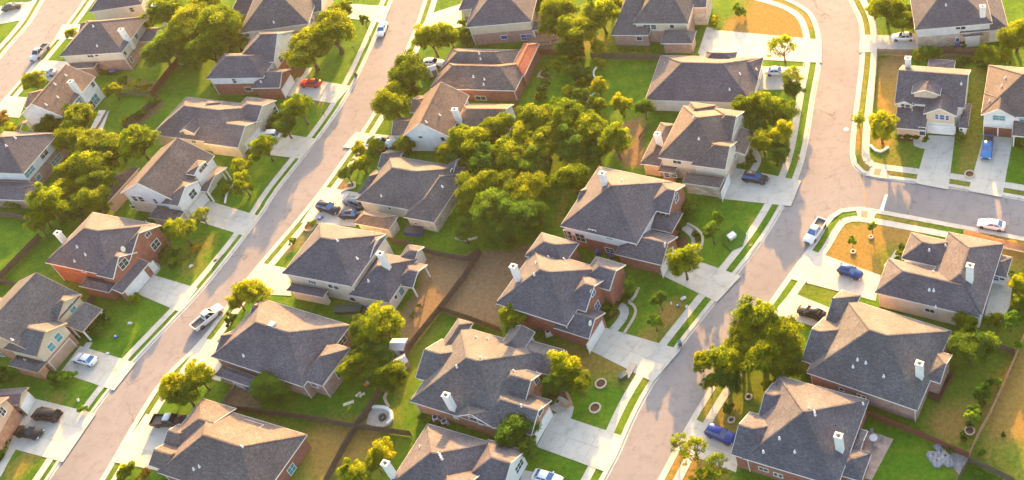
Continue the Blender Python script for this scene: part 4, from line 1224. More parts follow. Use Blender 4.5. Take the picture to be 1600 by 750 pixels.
h_('wide single storey house with large hipped roof, right of the shaded green lawn', (1008, 156, 1172, 161, 3.2),
   [('uHH', 1008, 156, 1193, 90, 3.2, .6, {'low': 'white'}), ('uHH', 1150, 124, 1193, 90, 3.3, .5), ('uGH', 1036, 116, 1070, 92, 3.2, .5, {'low': 'white'}), ('uHH', 1098, 100, 1152, 82, 3.6, .7)],
   [('v', [(1140, 140), (1156, 116), (1182, 109)]), ('g', 1186, 104, 2.6, 2.2, 'garage_white', 'u1')], up='white', low='white', roof='roof')
h_('beige two storey house with brick base and pyramid roofed annex at the top', (989, 37, 1090, 37, 5.3),
   [('uHH', 989, 37, 1096, -34, 5.3, .65), ('uHH', 955, 55, 1045, -40, 3.2, .6), ('uHH', 1032, 68, 1088, 48, 3.0, .7), ('uHG', 1060, 12, 1112, -20, 5.0, .4, {'low': 'stone', 'up': 'peach'})],
   [('w', 1011, 42, 1.6, 1.1, 2), ('w', 1021, 42, 1.2, 1.1, 1), ('w', 1050, 41, .9, .9, 1), ('w', 999, 60, 1.2, 1.0, 1), ('g', 1096, 74, 3.2, 2.2, 'garage_white', 'u1')], up='beige', low='pink_brick')
# ---- right
h_('white and stone two storey house at the top right with a teal bay window', (1430, 47, 1532, 38, 5.2),
   [('uHH', 1430, 47, 1535, -28, 5.2, .65), ('vHH', 1500, 52, 1561, -14, 3.3, .5, {'one': 'white'}), ('uHH', 1505, 58, 1534, 53, 2.7, .4, {'low': 'trim'})],
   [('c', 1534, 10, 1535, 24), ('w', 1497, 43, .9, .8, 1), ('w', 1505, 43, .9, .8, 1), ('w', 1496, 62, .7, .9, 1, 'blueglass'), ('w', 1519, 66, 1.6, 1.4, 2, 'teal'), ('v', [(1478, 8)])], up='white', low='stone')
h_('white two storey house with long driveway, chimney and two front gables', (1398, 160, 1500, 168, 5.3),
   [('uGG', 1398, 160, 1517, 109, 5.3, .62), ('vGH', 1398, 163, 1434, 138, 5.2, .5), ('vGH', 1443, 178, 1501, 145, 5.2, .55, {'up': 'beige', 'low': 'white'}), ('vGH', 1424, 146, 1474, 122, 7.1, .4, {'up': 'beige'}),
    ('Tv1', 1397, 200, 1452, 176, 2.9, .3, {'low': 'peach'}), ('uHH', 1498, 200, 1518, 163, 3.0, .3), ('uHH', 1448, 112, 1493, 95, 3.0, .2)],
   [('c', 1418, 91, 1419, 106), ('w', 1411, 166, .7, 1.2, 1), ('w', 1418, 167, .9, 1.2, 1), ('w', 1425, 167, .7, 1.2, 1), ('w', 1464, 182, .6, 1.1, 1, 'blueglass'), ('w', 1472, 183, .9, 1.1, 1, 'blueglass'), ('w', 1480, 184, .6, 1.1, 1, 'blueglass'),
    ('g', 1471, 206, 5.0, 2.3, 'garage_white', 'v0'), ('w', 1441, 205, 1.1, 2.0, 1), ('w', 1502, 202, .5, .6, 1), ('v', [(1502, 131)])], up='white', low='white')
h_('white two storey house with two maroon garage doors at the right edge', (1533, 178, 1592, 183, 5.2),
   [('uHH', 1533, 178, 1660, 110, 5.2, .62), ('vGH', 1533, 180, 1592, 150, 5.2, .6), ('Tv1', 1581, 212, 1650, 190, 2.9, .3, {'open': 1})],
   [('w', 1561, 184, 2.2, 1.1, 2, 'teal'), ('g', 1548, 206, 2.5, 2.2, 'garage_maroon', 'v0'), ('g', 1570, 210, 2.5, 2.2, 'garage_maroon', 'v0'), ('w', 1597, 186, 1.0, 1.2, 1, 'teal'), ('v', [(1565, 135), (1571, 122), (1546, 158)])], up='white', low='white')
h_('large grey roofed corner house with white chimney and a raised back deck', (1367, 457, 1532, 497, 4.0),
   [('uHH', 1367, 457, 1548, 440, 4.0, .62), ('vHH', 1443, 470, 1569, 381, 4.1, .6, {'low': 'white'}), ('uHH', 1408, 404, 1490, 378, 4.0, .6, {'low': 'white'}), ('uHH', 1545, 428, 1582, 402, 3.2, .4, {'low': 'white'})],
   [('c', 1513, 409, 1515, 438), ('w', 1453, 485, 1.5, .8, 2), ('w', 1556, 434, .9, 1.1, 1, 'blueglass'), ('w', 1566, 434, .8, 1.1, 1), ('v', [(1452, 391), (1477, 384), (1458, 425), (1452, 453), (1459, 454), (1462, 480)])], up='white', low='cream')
h_('huge purple grey pyramid roofed house with white chimney and dark back terrace', (1260, 582, 1437, 643, 3.9),
   [('uHH', 1260, 582, 1487, 517, 3.9, .64), ('uGH', 1252, 563, 1340, 512, 3.9, .55), ('uGH', 1288, 507, 1345, 462, 3.85, .6), ('uHG', 1440, 590, 1488, 555, 3.9, .5)],
   [('c', 1435, 568, 1437, 588), ('w', 1315, 608, .7, .6, 1), ('w', 1343, 618, .7, .6, 1), ('w', 1349, 620, .7, .6, 1), ('v', [(1340, 562), (1353, 567), (1333, 573), (1381, 588)])], up='cream', low='pink_brick')
h_('grey and gold hipped house with white chimney and paved patio, lower right', (1142, 710, 1292, 755, 4.0),
   [('uHH', 1160, 716, 1358, 625, 4.0, .62), ('uGH', 1142, 710, 1230, 660, 4.0, .6), ('uGH', 1185, 650, 1250, 610, 4.0, .55), ('uHH', 1303, 740, 1362, 708, 3.2, .5), ('uHG', 1320, 706, 1356, 674, 3.1, .25)],
   [('cz', 1310, 681, 8.4), ('w', 1193, 733, 1.4, .7, 2), ('w', 1213, 741, .7, .8, 1), ('w', 1219, 743, .7, .8, 1), ('v', [(1264, 638), (1272, 643), (1273, 648), (1218, 685), (1242, 706), (1348, 631), (1193, 706)])], up='peach', low='red_brick')
for i_, (a_, k_) in enumerate(H):
    k_.setdefault('roof', ('roof', 'roof_b', 'roof_c', 'roof_d', 'roof')[(i_ * 3 + 1) % 5])
    k_.pop('blocks_up', None)
    house(*a_, **k_)
#@@PART4
# ------------------------------------------------------------------ trees
def crown_mesh(name, nleaf, leaf, lumps, sx, sz, seed, hollow=0.55, drop=0.0):
    """crown of radius about 1 made of many small leaf faces grouped in clumps; centre at the origin"""
    r = np.random.default_rng(seed)
    # clump centres on an uneven shell
    k = lumps
    d = r.normal(size=(k, 3)); d /= np.linalg.norm(d, axis=1)[:, None]
    d[:, 2] = np.where(d[:, 2] < -0.35, -d[:, 2], d[:, 2])
    rr = r.uniform(hollow, 0.86, size=k)[:, None]
    C = d * rr
    # lopsided outline
    ang = np.arctan2(C[:, 1], C[:, 0])
    ph = r.uniform(0, 6.28, 3)
    C *= (1 + 0.20 * np.sin(2 * ang + ph[0]) + 0.14 * np.sin(3 * ang + ph[1]))[:, None]
    R = r.uniform(0.08, 0.24, size=k)
    w_ = R ** 2 / (R ** 2).sum()
    which = r.choice(k, size=nleaf, p=w_)
    ld = r.normal(size=(nleaf, 3)); ld /= np.linalg.norm(ld, axis=1)[:, None]
    ld[:, 2] = np.where(r.random(nleaf) < 0.55, np.abs(ld[:, 2]), ld[:, 2])
    rad_ = R[which] * r.uniform(0.25, 1.6, nleaf) ** 0.8
    P = C[which] + ld * rad_[:, None] * np.array([1, 1, 0.8])
    P *= np.array([sx, sx, sz])
    P[:, 2] -= drop
    nrm = ld * 0.7 + r.normal(size=(nleaf, 3)) * 0.55 + P * 0.3; nrm /= np.linalg.norm(nrm, axis=1)[:, None]
    t = np.cross(nrm, r.normal(size=(nleaf, 3))); t /= np.linalg.norm(t, axis=1)[:, None]
    b = np.cross(nrm, t)
    s = leaf * r.uniform(0.6, 1.5, nleaf)[:, None]
    V4 = np.stack([P - t * s, P - b * s * 0.65, P + t * s, P + b * s * 0.65], 1).reshape(-1, 3)
    F4 = np.arange(nleaf * 4).reshape(-1, 4)
    me = bpy.data.meshes.new(name)
    fast_mesh(me, V4, F4)
    a = me.attributes.new('shade', 'FLOAT', 'FACE')
    lump_tone = r.uniform(0, 0.6, k)
    a.data.foreach_set('value', np.clip(lump_tone[which] + r.uniform(0, 0.4, nleaf), 0, 1).astype(np.float32))
    return me
def trunk_mesh(name, h, r0, spread, nb, seed, thick=1.0):
    """trunk and limbs; crown centre at z = h, crown radius about 1"""
    r = random.Random(seed)
    mb = MB()
    fork = h * r.uniform(0.42, 0.55)
    bend = [(0, 0, 0), (r.uniform(-.04, .04), r.uniform(-.04, .04), fork * .5), (r.uniform(-.06, .06), r.uniform(-.06, .06), fork)]
    mb.tube(bend, [r0 * 1.35, r0, r0 * .85], 8)
    top = Vector(bend[-1])
    for i in range(nb):
        a = 2 * math.pi * i / nb + r.uniform(-.3, .3)
        L = spread * r.uniform(0.6, 0.9)
        z1 = h + r.uniform(-.15, .35)
        p1 = top + Vector((math.cos(a) * L * .4, math.sin(a) * L * .4, (z1 - fork) * .5))
        p2 = Vector((math.cos(a) * L, math.sin(a) * L, z1))
        mb.tube([top - Vector((0, 0, .05)), p1, p2], [r0 * .55, r0 * .38, r0 * .12], 6)
        for j in range(2):
            b = a + r.uniform(-.9, .9)
            q = p1 + Vector((math.cos(b) * L * .35, math.sin(b) * L * .35, r.uniform(.15, .4)))
            mb.tube([p1, q], [r0 * .28, r0 * .08], 5)
    return mb.mesh(name, True)
VAR = {}
def variants(kind, n, f):
    VAR[kind] = [f(i) for i in range(n)]
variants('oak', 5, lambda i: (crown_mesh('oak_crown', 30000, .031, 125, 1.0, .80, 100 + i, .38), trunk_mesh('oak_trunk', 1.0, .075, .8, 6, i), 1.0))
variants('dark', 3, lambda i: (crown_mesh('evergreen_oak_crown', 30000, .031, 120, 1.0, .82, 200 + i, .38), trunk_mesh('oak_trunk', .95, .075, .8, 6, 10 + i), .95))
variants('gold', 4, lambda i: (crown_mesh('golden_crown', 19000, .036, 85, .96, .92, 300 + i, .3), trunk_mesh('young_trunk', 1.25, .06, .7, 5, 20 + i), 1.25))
variants('young', 3, lambda i: (crown_mesh('young_crown', 5000, .066, 34, .85, 1.05, 400 + i, .3), trunk_mesh('young_trunk', 1.45, .055, .6, 4, 30 + i), 1.45))
variants('sparse', 3, lambda i: (crown_mesh('sparse_crown', 2600, .046, 44, 1.0, .85, 500 + i, .5), trunk_mesh('sparse_trunk', 1.3, .05, .95, 9, 40 + i), 1.3))
variants('shrub', 4, lambda i: (crown_mesh('shrub_foliage', 2400, .085, 24, .95, .8, 600 + i, .25), None, .55))
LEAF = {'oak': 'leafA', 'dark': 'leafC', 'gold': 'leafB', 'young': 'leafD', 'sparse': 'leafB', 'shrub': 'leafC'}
for k, vs_ in VAR.items():
    for c_, t_, h_c in vs_:
        c_.materials.append(M[LEAF[k]])
        if t_: t_.materials.append(M['bark'])
def ppm(px, py):
    return 1.0 / (at(px + 1, py) - at(px, py)).length
RT = random.Random(5)
def tree(x, y, r, kind, label, mat=None, name=None):
    R = r / ppm(x, y) * (1.0 if kind == 'sparse' else 1.1)
    vi = RT.randrange(len(VAR[kind]))
    c, t, hc = VAR[kind][vi]
    if kind == 'oak' or kind == 'dark':
        hz = max(hc * R, 3.2)       # taller trunks for small crowns
    else: hz = hc * R
    p = at(x, y, hz + GZ)
    is_shrub = kind == 'shrub'
    nm = name or ('shrub' if is_shrub else ('tree'))
    root = empty(nm, (p.x, p.y, GZ), RT.uniform(0, 6.28), label, 'shrub' if is_shrub else 'tree', 'garden shrubs' if is_shrub else 'neighbourhood trees')
    cr = bpy.data.objects.new('foliage' if is_shrub else 'crown', c); COL.objects.link(cr)
    cr.parent = root; cr.location = (0, 0, hz); cr.scale = (R, R, R * RT.uniform(.9, 1.08))
    if mat:
        cr.material_slots[0].link = 'OBJECT'; cr.material_slots[0].material = M[mat]
    if t:
        tr = bpy.data.objects.new('trunk', t); COL.objects.link(tr)
        tr.parent = root; tr.scale = (R, R, hz / hc)
    else:
        mb = MB(); mb.tube([(0, 0, 0), (0, 0, hz)], [.06, .04], 5); mb.build('stem', M['bark'], root)
    return root
TREES = [
 # upper left group behind the cream houses
 (258, 22, 27, 'oak', 'oak at the top left of the big tree group behind the cream house'), (300, 38, 30, 'oak', 'second oak of the upper left group, right of the topmost one'),
 (345, 44, 32, 'oak', 'broad oak at the right of the upper left group'), (318, 18, 24, 'oak', 'oak touching the top edge in the upper left group'),
 (288, 62, 28, 'oak', 'oak in the middle of the upper left tree group'), (254, 82, 25, 'dark', 'darker oak at the lower left of the upper left group'),
 (328, 78, 28, 'oak', 'oak at the lower right of the upper left group'), (368, 62, 18, 'oak', 'small oak nearest the tan roofed house in the upper left group'),
 (296, 88, 20, 'dark', 'shaded oak at the bottom of the upper left group'),
 (482, 80, 31, 'oak', 'large green oak left of the pair in front of the house with the red car'), (520, 52, 32, 'oak', 'large green oak right of the pair near the white car on the street'),
 (536, 16, 15, 'oak', 'small oak above the pair at the top driveway'), (569, 32, 9, 'young', 'narrow young tree by the pavement near the top driveway'),
 (468, 170, 22, 'gold', 'golden tree on the lawn right of the ranch house porch'), (446, 198, 15, 'dark', 'dark small tree beside the ranch house porch'),
 (414, 230, 20, 'gold', 'rounded golden tree below the car at the ranch house'), (376, 262, 15, 'gold', 'upper golden round tree beside the long front porch'),
 (380, 288, 18, 'gold', 'lower golden round tree beside the long front porch'), (178, 142, 12, 'gold', 'small golden tree in the back garden above the white deck'),
 (52, 129, 16, 'gold', 'golden tree by the kerb in the upper left, below the silver pickup'), (111, 54, 9, 'gold', 'small golden tree by the driveway at the far upper left'),
 (82, 195, 19, 'oak', 'small oak at the gable end of the white house with deck'), (124, 186, 23, 'oak', 'oak hiding the wall of the white house with deck'),
 (112, 218, 22, 'oak', 'oak right of the roof with teal windows, upper of two'), (142, 226, 24, 'oak', 'oak in the hedge line left of the ranch house, leftmost'),
 (184, 232, 22, 'oak', 'oak in the hedge line left of the ranch house, middle'), (216, 224, 27, 'gold', 'golden oak touching the corner of the ranch house'),
 (160, 246, 22, 'dark', 'shaded oak beneath the hedge line left of the ranch house'), (147, 262, 26, 'oak', 'oak above the chimney of the white house with dormers'),
 (116, 266, 20, 'oak', 'oak left of centre in the back gardens at the left'), (158, 288, 24, 'oak', 'oak beside the brown roof of the white house with dormers'),
 (78, 318, 28, 'gold', 'big golden oak below the house with teal windows'), (100, 300, 20, 'oak', 'oak right above the big golden oak at left'),
 (66, 338, 18, 'gold', 'low golden part tree beside the dark fence at left'), (148, 314, 24, 'oak', 'oak directly behind the red brick house with tall gables'), (118, 330, 18, 'dark', 'dark oak left behind the red brick house with tall gables'),
 (314, 338, 16, 'sparse', 'thin golden tree left of the driveway below the white house'), (284, 362, 21, 'gold', 'golden tree in front of the red brick house with tall gables'),
 (392, 458, 24, 'gold', 'golden tree by the dark bin on the long street'), (372, 470, 16, 'gold', 'smaller golden tree left of the one by the dark bin'),
 (272, 604, 22, 'gold', 'golden tree leftmost of the three by the lower street kerb'), (312, 590, 22, 'gold', 'golden tree rightmost of the three by the lower street kerb'), (290, 618, 21, 'oak', 'green tree lowest of the three by the lower street kerb'),
 # right of the long street
 (672, 60, 25, 'gold', 'golden tree left of the top centre driveway'), (702, 58, 18, 'gold', 'golden tree right of the top centre driveway'), (640, 117, 29, 'oak', 'oak by the street left of the house with the red extension'),
 (632, 146, 20, 'oak', 'middle oak of three along the street left of the tan gabled house'), (614, 163, 28, 'oak', 'lowest oak of three along the street left of the tan gabled house'),
 (562, 234, 12, 'gold', 'small golden tree below the pale pickup driveway, left'), (588, 230, 14, 'gold', 'small golden tree below the pale pickup driveway, middle'), (632, 226, 15, 'gold', 'small golden tree below the pale pickup driveway, right'),
 (566, 257, 14, 'gold', 'golden bushy tree on the lawn left of the grey hipped house'), (541, 270, 10, 'dark', 'little dark tree in the curved stone bed'),
 (872, 18, 26, 'oak', 'tree in the top centre yard, upper left'), (903, 50, 28, 'oak', 'tall tree in the top centre yard beside the wooden deck'), (940, 22, 26, 'gold', 'golden tree in the top centre yard, right'),
 (920, 52, 18, 'sparse', 'thin orange tree in the top centre yard'), (892, 74, 18, 'dark', 'dark tree over the fence at the top centre yard'), (850, 10, 16, 'dark', 'dark tree beside the beige house at the top edge'),
 (869, 102, 10, 'gold', 'small golden tree alone on the upper lawn, left of the dark shrubs'), (888, 144, 11, 'gold', 'small golden tree on the upper lawn, below the lone one'),
 (938, 100, 9, 'gold', 'tiny golden tree at the upper end of the white edging'), (936, 137, 15, 'gold', 'round golden tree between the white edgings'), (934, 164, 14, 'gold', 'golden tree at the lower end of the white edging'),
 (971, 164, 17, 'gold', 'bright golden cone tree at the lawn corner'), (1006, 168, 13, 'dark', 'dark green tree next to the brown grey hipped roof'), (912, 148, 12, 'dark', 'dark small tree in the middle of the garden strip'),
 (862, 42, 20, 'oak', 'oak squeezed between the deck and the tall top centre tree'), (955, 6, 18, 'oak', 'oak at the top edge left of the beige two storey house'), (834, 4, 10, 'gold', 'small golden tree at the top edge right of the top centre house'),
 (934, 74, 12, 'gold', 'small golden tree just above the dark fence in the top centre'), (900, 112, 12, 'dark', 'dark narrow tree at the top of the garden strip'), (18, 206, 12, 'gold', 'golden little tree at the left edge under the white house porch'),
 (396, 100, 10, 'young', 'small bright tree at the side wall of the red brick house'), (60, 352, 12, 'oak', 'low oak at the upper end of the slanting left fence'), (1584, 120, 12, 'oak', 'small oak beside the roof at the right edge near the top'),
 (1592, 540, 10, 'young', 'small bright tree at the right edge beyond the weathered fence'), (1556, 498, 12, 'gold', 'small golden tree at the corner below the back deck'),
 # big central wood
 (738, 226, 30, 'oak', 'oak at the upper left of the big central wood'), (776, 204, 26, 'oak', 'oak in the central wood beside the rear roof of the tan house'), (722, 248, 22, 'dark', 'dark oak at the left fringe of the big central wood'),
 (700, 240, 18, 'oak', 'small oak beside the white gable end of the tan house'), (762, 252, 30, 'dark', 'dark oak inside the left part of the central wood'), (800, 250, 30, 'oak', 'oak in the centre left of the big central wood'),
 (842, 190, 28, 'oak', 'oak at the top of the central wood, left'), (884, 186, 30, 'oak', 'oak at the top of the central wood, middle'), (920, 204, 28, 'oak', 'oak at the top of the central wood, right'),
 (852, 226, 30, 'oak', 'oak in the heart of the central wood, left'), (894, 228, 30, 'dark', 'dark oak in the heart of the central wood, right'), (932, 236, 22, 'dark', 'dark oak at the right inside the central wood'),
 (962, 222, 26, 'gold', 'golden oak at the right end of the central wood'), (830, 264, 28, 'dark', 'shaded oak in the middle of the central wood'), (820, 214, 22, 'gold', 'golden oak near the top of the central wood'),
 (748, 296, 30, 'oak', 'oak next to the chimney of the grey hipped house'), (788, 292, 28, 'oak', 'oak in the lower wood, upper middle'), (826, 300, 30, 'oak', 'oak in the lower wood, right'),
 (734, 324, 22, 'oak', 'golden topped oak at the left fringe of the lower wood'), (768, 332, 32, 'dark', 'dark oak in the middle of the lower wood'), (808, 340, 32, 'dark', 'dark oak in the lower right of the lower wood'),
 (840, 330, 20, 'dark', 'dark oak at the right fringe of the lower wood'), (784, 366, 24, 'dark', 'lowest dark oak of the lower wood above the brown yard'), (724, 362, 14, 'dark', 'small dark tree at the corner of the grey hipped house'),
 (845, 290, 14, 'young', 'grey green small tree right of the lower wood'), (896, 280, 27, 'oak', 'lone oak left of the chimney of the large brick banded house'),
 # between middle houses and curving street
 (1178, 168, 26, 'oak', 'oak in front of the stone house, upper left'), (1216, 176, 27, 'oak', 'oak in front of the stone house, upper right'), (1222, 212, 24, 'gold', 'golden oak beside the pavement in front of the stone house'),
 (1192, 222, 22, 'oak', 'oak over the front walk of the stone house'), (1218, 240, 20, 'dark', 'shaded oak lowest of the group in front of the stone house'), (1184, 196, 18, 'dark', 'dark oak between the others at the stone house'),
 (1224, 74, 23, 'sparse', 'thin orange leaved tree below the large sunlit driveway'), (1236, 125, 22, 'sparse', 'thin golden tree beside the white car at upper right'), (1240, 140, 14, 'dark', 'dark tree by the pavement under the thin golden tree'),
 (1076, 324, 17, 'shrub', 'round dark green bush tree by the brick house, upper of two'), (1060, 356, 17, 'shrub', 'round dark green bush tree by the brick house, lower of two'),
 (1121, 342, 14, 'young', 'bright green small tree on the lawn beside the brick house, upper'), (1112, 362, 17, 'young', 'bright green small tree on the lawn beside the brick house, lower'),
 (1068, 412, 27, 'gold', 'round yellow tree in front of the garage wing of the brick house'), (985, 448, 14, 'young', 'bright round bush tree by the walk of the lower brick house'),
 (1030, 466, 12, 'dark', 'small dark tree on the lawn with toys'), (1023, 504, 14, 'young', 'bright green round small tree above the wide driveway'), (800, 498, 23, 'gold', 'golden bush tree at the corner of the brown yard'),
 (884, 578, 27, 'gold', 'golden oak beside the tree rings, upper crown'), (906, 598, 20, 'oak', 'green oak beside the tree rings, right crown'), (870, 600, 20, 'dark', 'dark oak beside the orange dormer'),
 (804, 676, 28, 'dark', 'dark green tree between two houses at the bottom centre'), (826, 698, 14, 'dark', 'small dark tree left of the garage at bottom centre'),
 # lower middle
 (600, 510, 31, 'gold', 'big golden oak right of the grey roofed house'), (574, 524, 26, 'oak', 'oak under the big golden one, right of the grey roofed house'), (588, 552, 24, 'dark', 'dark oak in the middle of the backyard group'),
 (560, 574, 25, 'oak', 'oak at the left of the backyard group above the orange toy'), (607, 590, 25, 'oak', 'green oak at the right of the backyard group by the white sheds'), (421, 608, 25, 'dark', 'round dark tree in front of the porch of the grey roofed house'),
 (598, 706, 20, 'gold', 'golden tree in the bottom middle yard, right'), (556, 742, 24, 'gold', 'golden tree at the bottom edge in the middle yard'), (585, 722, 14, 'oak', 'green tree between two golden ones in the bottom yard'),
 # lower right
 (1188, 500, 35, 'gold', 'top oak of the large group by the lower curving street'), (1164, 528, 30, 'oak', 'left oak of the large group by the lower curving street'), (1222, 532, 35, 'oak', 'right oak of the large group by the lower curving street'),
 (1194, 556, 35, 'oak', 'central oak of the large group by the lower curving street'), (1226, 572, 28, 'oak', 'lower right oak of the large group, next to the roof'), (1134, 568, 28, 'gold', 'golden oak in front of the large group'),
 (1096, 566, 18, 'gold', 'small golden crown at the kerb left of the large group'), (1138, 592, 21, 'dark', 'dark crown below the golden oak near the kerb'),
 (1158, 560, 30, 'oak', 'oak in the front middle of the large group by the lower street'), (1110, 596, 13, 'gold', 'small golden crown below the two kerb trees at the lower street'), (1206, 606, 14, 'gold', 'small golden crown beneath the large group, beside the roof'),
 (1086, 702, 24, 'sparse', 'thin golden tree beside the blue estate car'), (1060, 690, 16, 'sparse', 'thin golden tree nearest the street at bottom right'), (1120, 728, 24, 'sparse', 'thin golden tree below the blue estate car'), (1098, 744, 20, 'sparse', 'thin golden tree at the bottom edge near the street'),
 # upper right
 (1386, 14, 26, 'oak', 'tree at the top edge left of the stone and white house'), (1410, 34, 22, 'oak', 'tree left of the stone and white house, lower'), (1366, 14, 14, 'gold', 'golden tree at the top edge near the pavement'), (1424, 18, 14, 'dark', 'dark tree touching the stone and white house'),
 (1434, 88, 12, 'gold', 'small golden tree behind the chimney of the white house with long driveway'), (1453, 84, 15, 'dark', 'small dark tree behind the white house with long driveway'),
 (1546, 88, 20, 'oak', 'oak between the two white houses at the upper right'), (1572, 90, 14, 'gold', 'golden small oak beside the rightmost house roof'), (1590, 58, 28, 'oak', 'large oak at the right edge near the top'),
 (1378, 198, 26, 'gold', 'tree on the sunny corner lawn with crescent edging'), (1342, 186, 14, 'sparse', 'thin golden branch crown over the pavement by the corner lawn'),
 (1363, 355, 9, 'young', 'little tree on the brown corner lawn, upper of two'), (1332, 377, 9, 'young', 'little tree on the brown corner lawn, lower of two'),
 (1510, 506, 18, 'oak', 'oak with golden top between two big roofs at right'), (1518, 548, 32, 'dark', 'large dark oak right of the huge pyramid roof'), (1500, 530, 18, 'gold', 'golden part oak right of the huge pyramid roof'),
 (1580, 502, 17, 'young', 'green tree at the foot of the back deck'), (1591, 446, 18, 'gold', 'golden tree at the right edge beside the back deck'), (1594, 474, 16, 'gold', 'second golden tree at the right edge below the first'),
 (1536, 612, 14, 'dark', 'dark small tree along the right fence, upper'), (1520, 648, 16, 'young', 'green small tree along the right fence, lower'), (1560, 598, 9, 'young', 'tiny green tree beyond the right fence'),
]
for t in TREES: tree(*t)
SHRUBS = [
 (1137, 639, 11, 'dark round shrub on the lawn near the blue estate car'), (1500, 214, 12, 'green shrub at the corner of the long white driveway'), (1404, 212, 8, 'left dark shrub under the porch of the white house'),
 (1418, 213, 9, 'middle dark shrub under the porch of the white house'), (1431, 214, 8, 'right dark shrub under the porch of the white house'), (1446, 216, 5, 'small shrub beside the arched entry of the white house'),
 (211, 468, 11, 'golden shrub at the lower corner of the brick house driveway', 'leafB'), (105, 590, 14, 'green shrub left of the driveway with the white car', 'leafD'), (86, 592, 12, 'dark shrub at the foot of the orange brick house'),
 (8, 590, 15, 'dark shrub at the left edge below the orange house'), (150, 512, 14, 'grey green hedge shrub by the porch of the orange house, lower'), (160, 498, 12, 'grey green hedge shrub by the porch of the orange house, upper'),
 (7, 694, 8, 'clipped round shrub left of the black car'), (200, 737, 16, 'golden shrub on the lawn at the bottom left', 'leafB'), (226, 742, 10, 'orange shrub at the bottom left roof corner', 'leafO'),
 (268, 398, 13, 'dark shrub in front of the red brick entrance'), (256, 386, 11, 'dark shrub right of the red brick gable'), (272, 408, 9, 'small green shrub on the lawn of the red brick house', 'leafD'), (306, 390, 8, 'small orange shrub on the lawn of the red brick house', 'leafO'),
 (236, 424, 5, 'tiny shrub beside the entrance steps of the red brick house'), (462, 120, 5, 'yellow shrub in the mulch bed by the red car', 'leafB'), (200, 508, 0, ''), (386, 238, 7, 'dark shrub at the garage corner of the ranch house'),
 (432, 188, 14, 'dark tall shrub under the ranch house porch'), (422, 200, 8, 'dark shrub behind the car at the ranch house'), (6, 188, 13, 'orange shrub at the left edge lawn', 'leafO'), (130, 640, 8, 'small green shrub on the lawn above the wide driveway', 'leafD'),
 (361, 499, 11, 'dark round shrub beside the lower street pavement'), (457, 378, 7, 'golden shrub by the pavement left of the centre house', 'leafB'), (489, 349, 7, 'golden shrub at the round pale planter', 'leafB'),
 (560, 178, 0, ''), (1155, 17, 12, 'low green shrub on the dry top lawn', 'leafD'), (1118, 30, 8, 'golden shrub at the corner of the beige house, upper', 'leafB'), (1116, 37, 7, 'golden shrub at the corner of the beige house, lower', 'leafB'),
 (900, 88, 11, 'dark shrub at the top of the garden strip'), (902, 104, 10, 'dark shrub second in the garden strip'), (904, 122, 11, 'dark shrub third in the garden strip'), (916, 112, 8, 'dark shrub right in the garden strip'), (908, 136, 9, 'dark shrub at the lower end of the garden strip'),
 (922, 126, 8, 'dark shrub beside the white edging'), (845, 150, 9, 'dark shrub at the corner of the red extension'), (846, 138, 8, 'dark shrub beside the patio of the red extension'), (726, 62, 12, 'dark shrub left of the beige top house'), (722, 50, 8, 'dark shrub at the entrance of the top house'),
 (192, 128, 9, 'green shrub in the dark hedge at upper left'), (212, 132, 9, 'golden green shrub in the dark hedge at upper left', 'leafB'), (228, 138, 9, 'reddish shrub at the end of the dark hedge', 'leafO'), (204, 186, 9, 'green shrub along the dark fence hedge, lower'), (222, 178, 9, 'dark shrub along the dark fence hedge, middle'), (240, 160, 10, 'dark shrub along the dark fence hedge, upper'), (196, 190, 8, 'golden shrub below the dark fence hedge', 'leafB'),
 (1500, 100, 8, 'dark shrub in the messy side yard'), (1535, 104, 9, 'dark shrub beside the rightmost roof'), (1262, 172, 0, ''), (1172, 250, 9, 'round clipped shrub in front of the stone house'), (1160, 244, 9, 'clipped hedge shrub by the stone house walk', 'leafD'),
 (1246, 490, 0, ''), (1262, 552, 12, 'golden shrub at the wall of the pyramid roofed house', 'leafB'), (1256, 566, 9, 'orange shrub at the wall of the pyramid roofed house', 'leafO'), (1408, 398, 9, 'golden shrub by the white walk of the corner house', 'leafB'),
 (1404, 410, 7, 'green shrub by the white walk of the corner house'), (1534, 707, 7, 'bright green shrub in the dark bottom right corner', 'leafD'), (1527, 738, 8, 'yellow green shrub at the bottom edge on the right', 'leafD'), (1483, 706, 7, 'bright green shrub in the rock garden', 'leafD'),
 (1568, 680, 5, 'tiny green bush on the field beyond the fence'), (22, 318, 11, 'ivy like green shrub against the left brick wall', 'leafD'), (45, 366, 0, ''), (1128, 256, 6, 'small golden shrub beside the dark blue off-roader', 'leafB'),
 (862, 628, 9, 'brown green shrub beside the front steps at lower centre'), (955, 452, 9, 'dark shrub right of the brick gable entrance'), (946, 478, 10, 'green shrub under the blue windows', 'leafD'), (830, 700, 0, ''), (548, 306, 0, ''),
 (1560, 440, 6, 'small shrub at the bay of the corner house'), (1504, 70, 7, 'dark shrub under the teal bay window, left'), (1600, 225, 7, 'golden green hedge shrub at the right edge porch', 'leafD'), (1590, 224, 6, 'green hedge shrub beside the blue pickup driveway'),
]
for s in SHRUBS:
    if s[2] <= 0: continue
    tree(s[0], s[1], s[2], 'shrub', s[3], s[4] if len(s) > 4 else None)

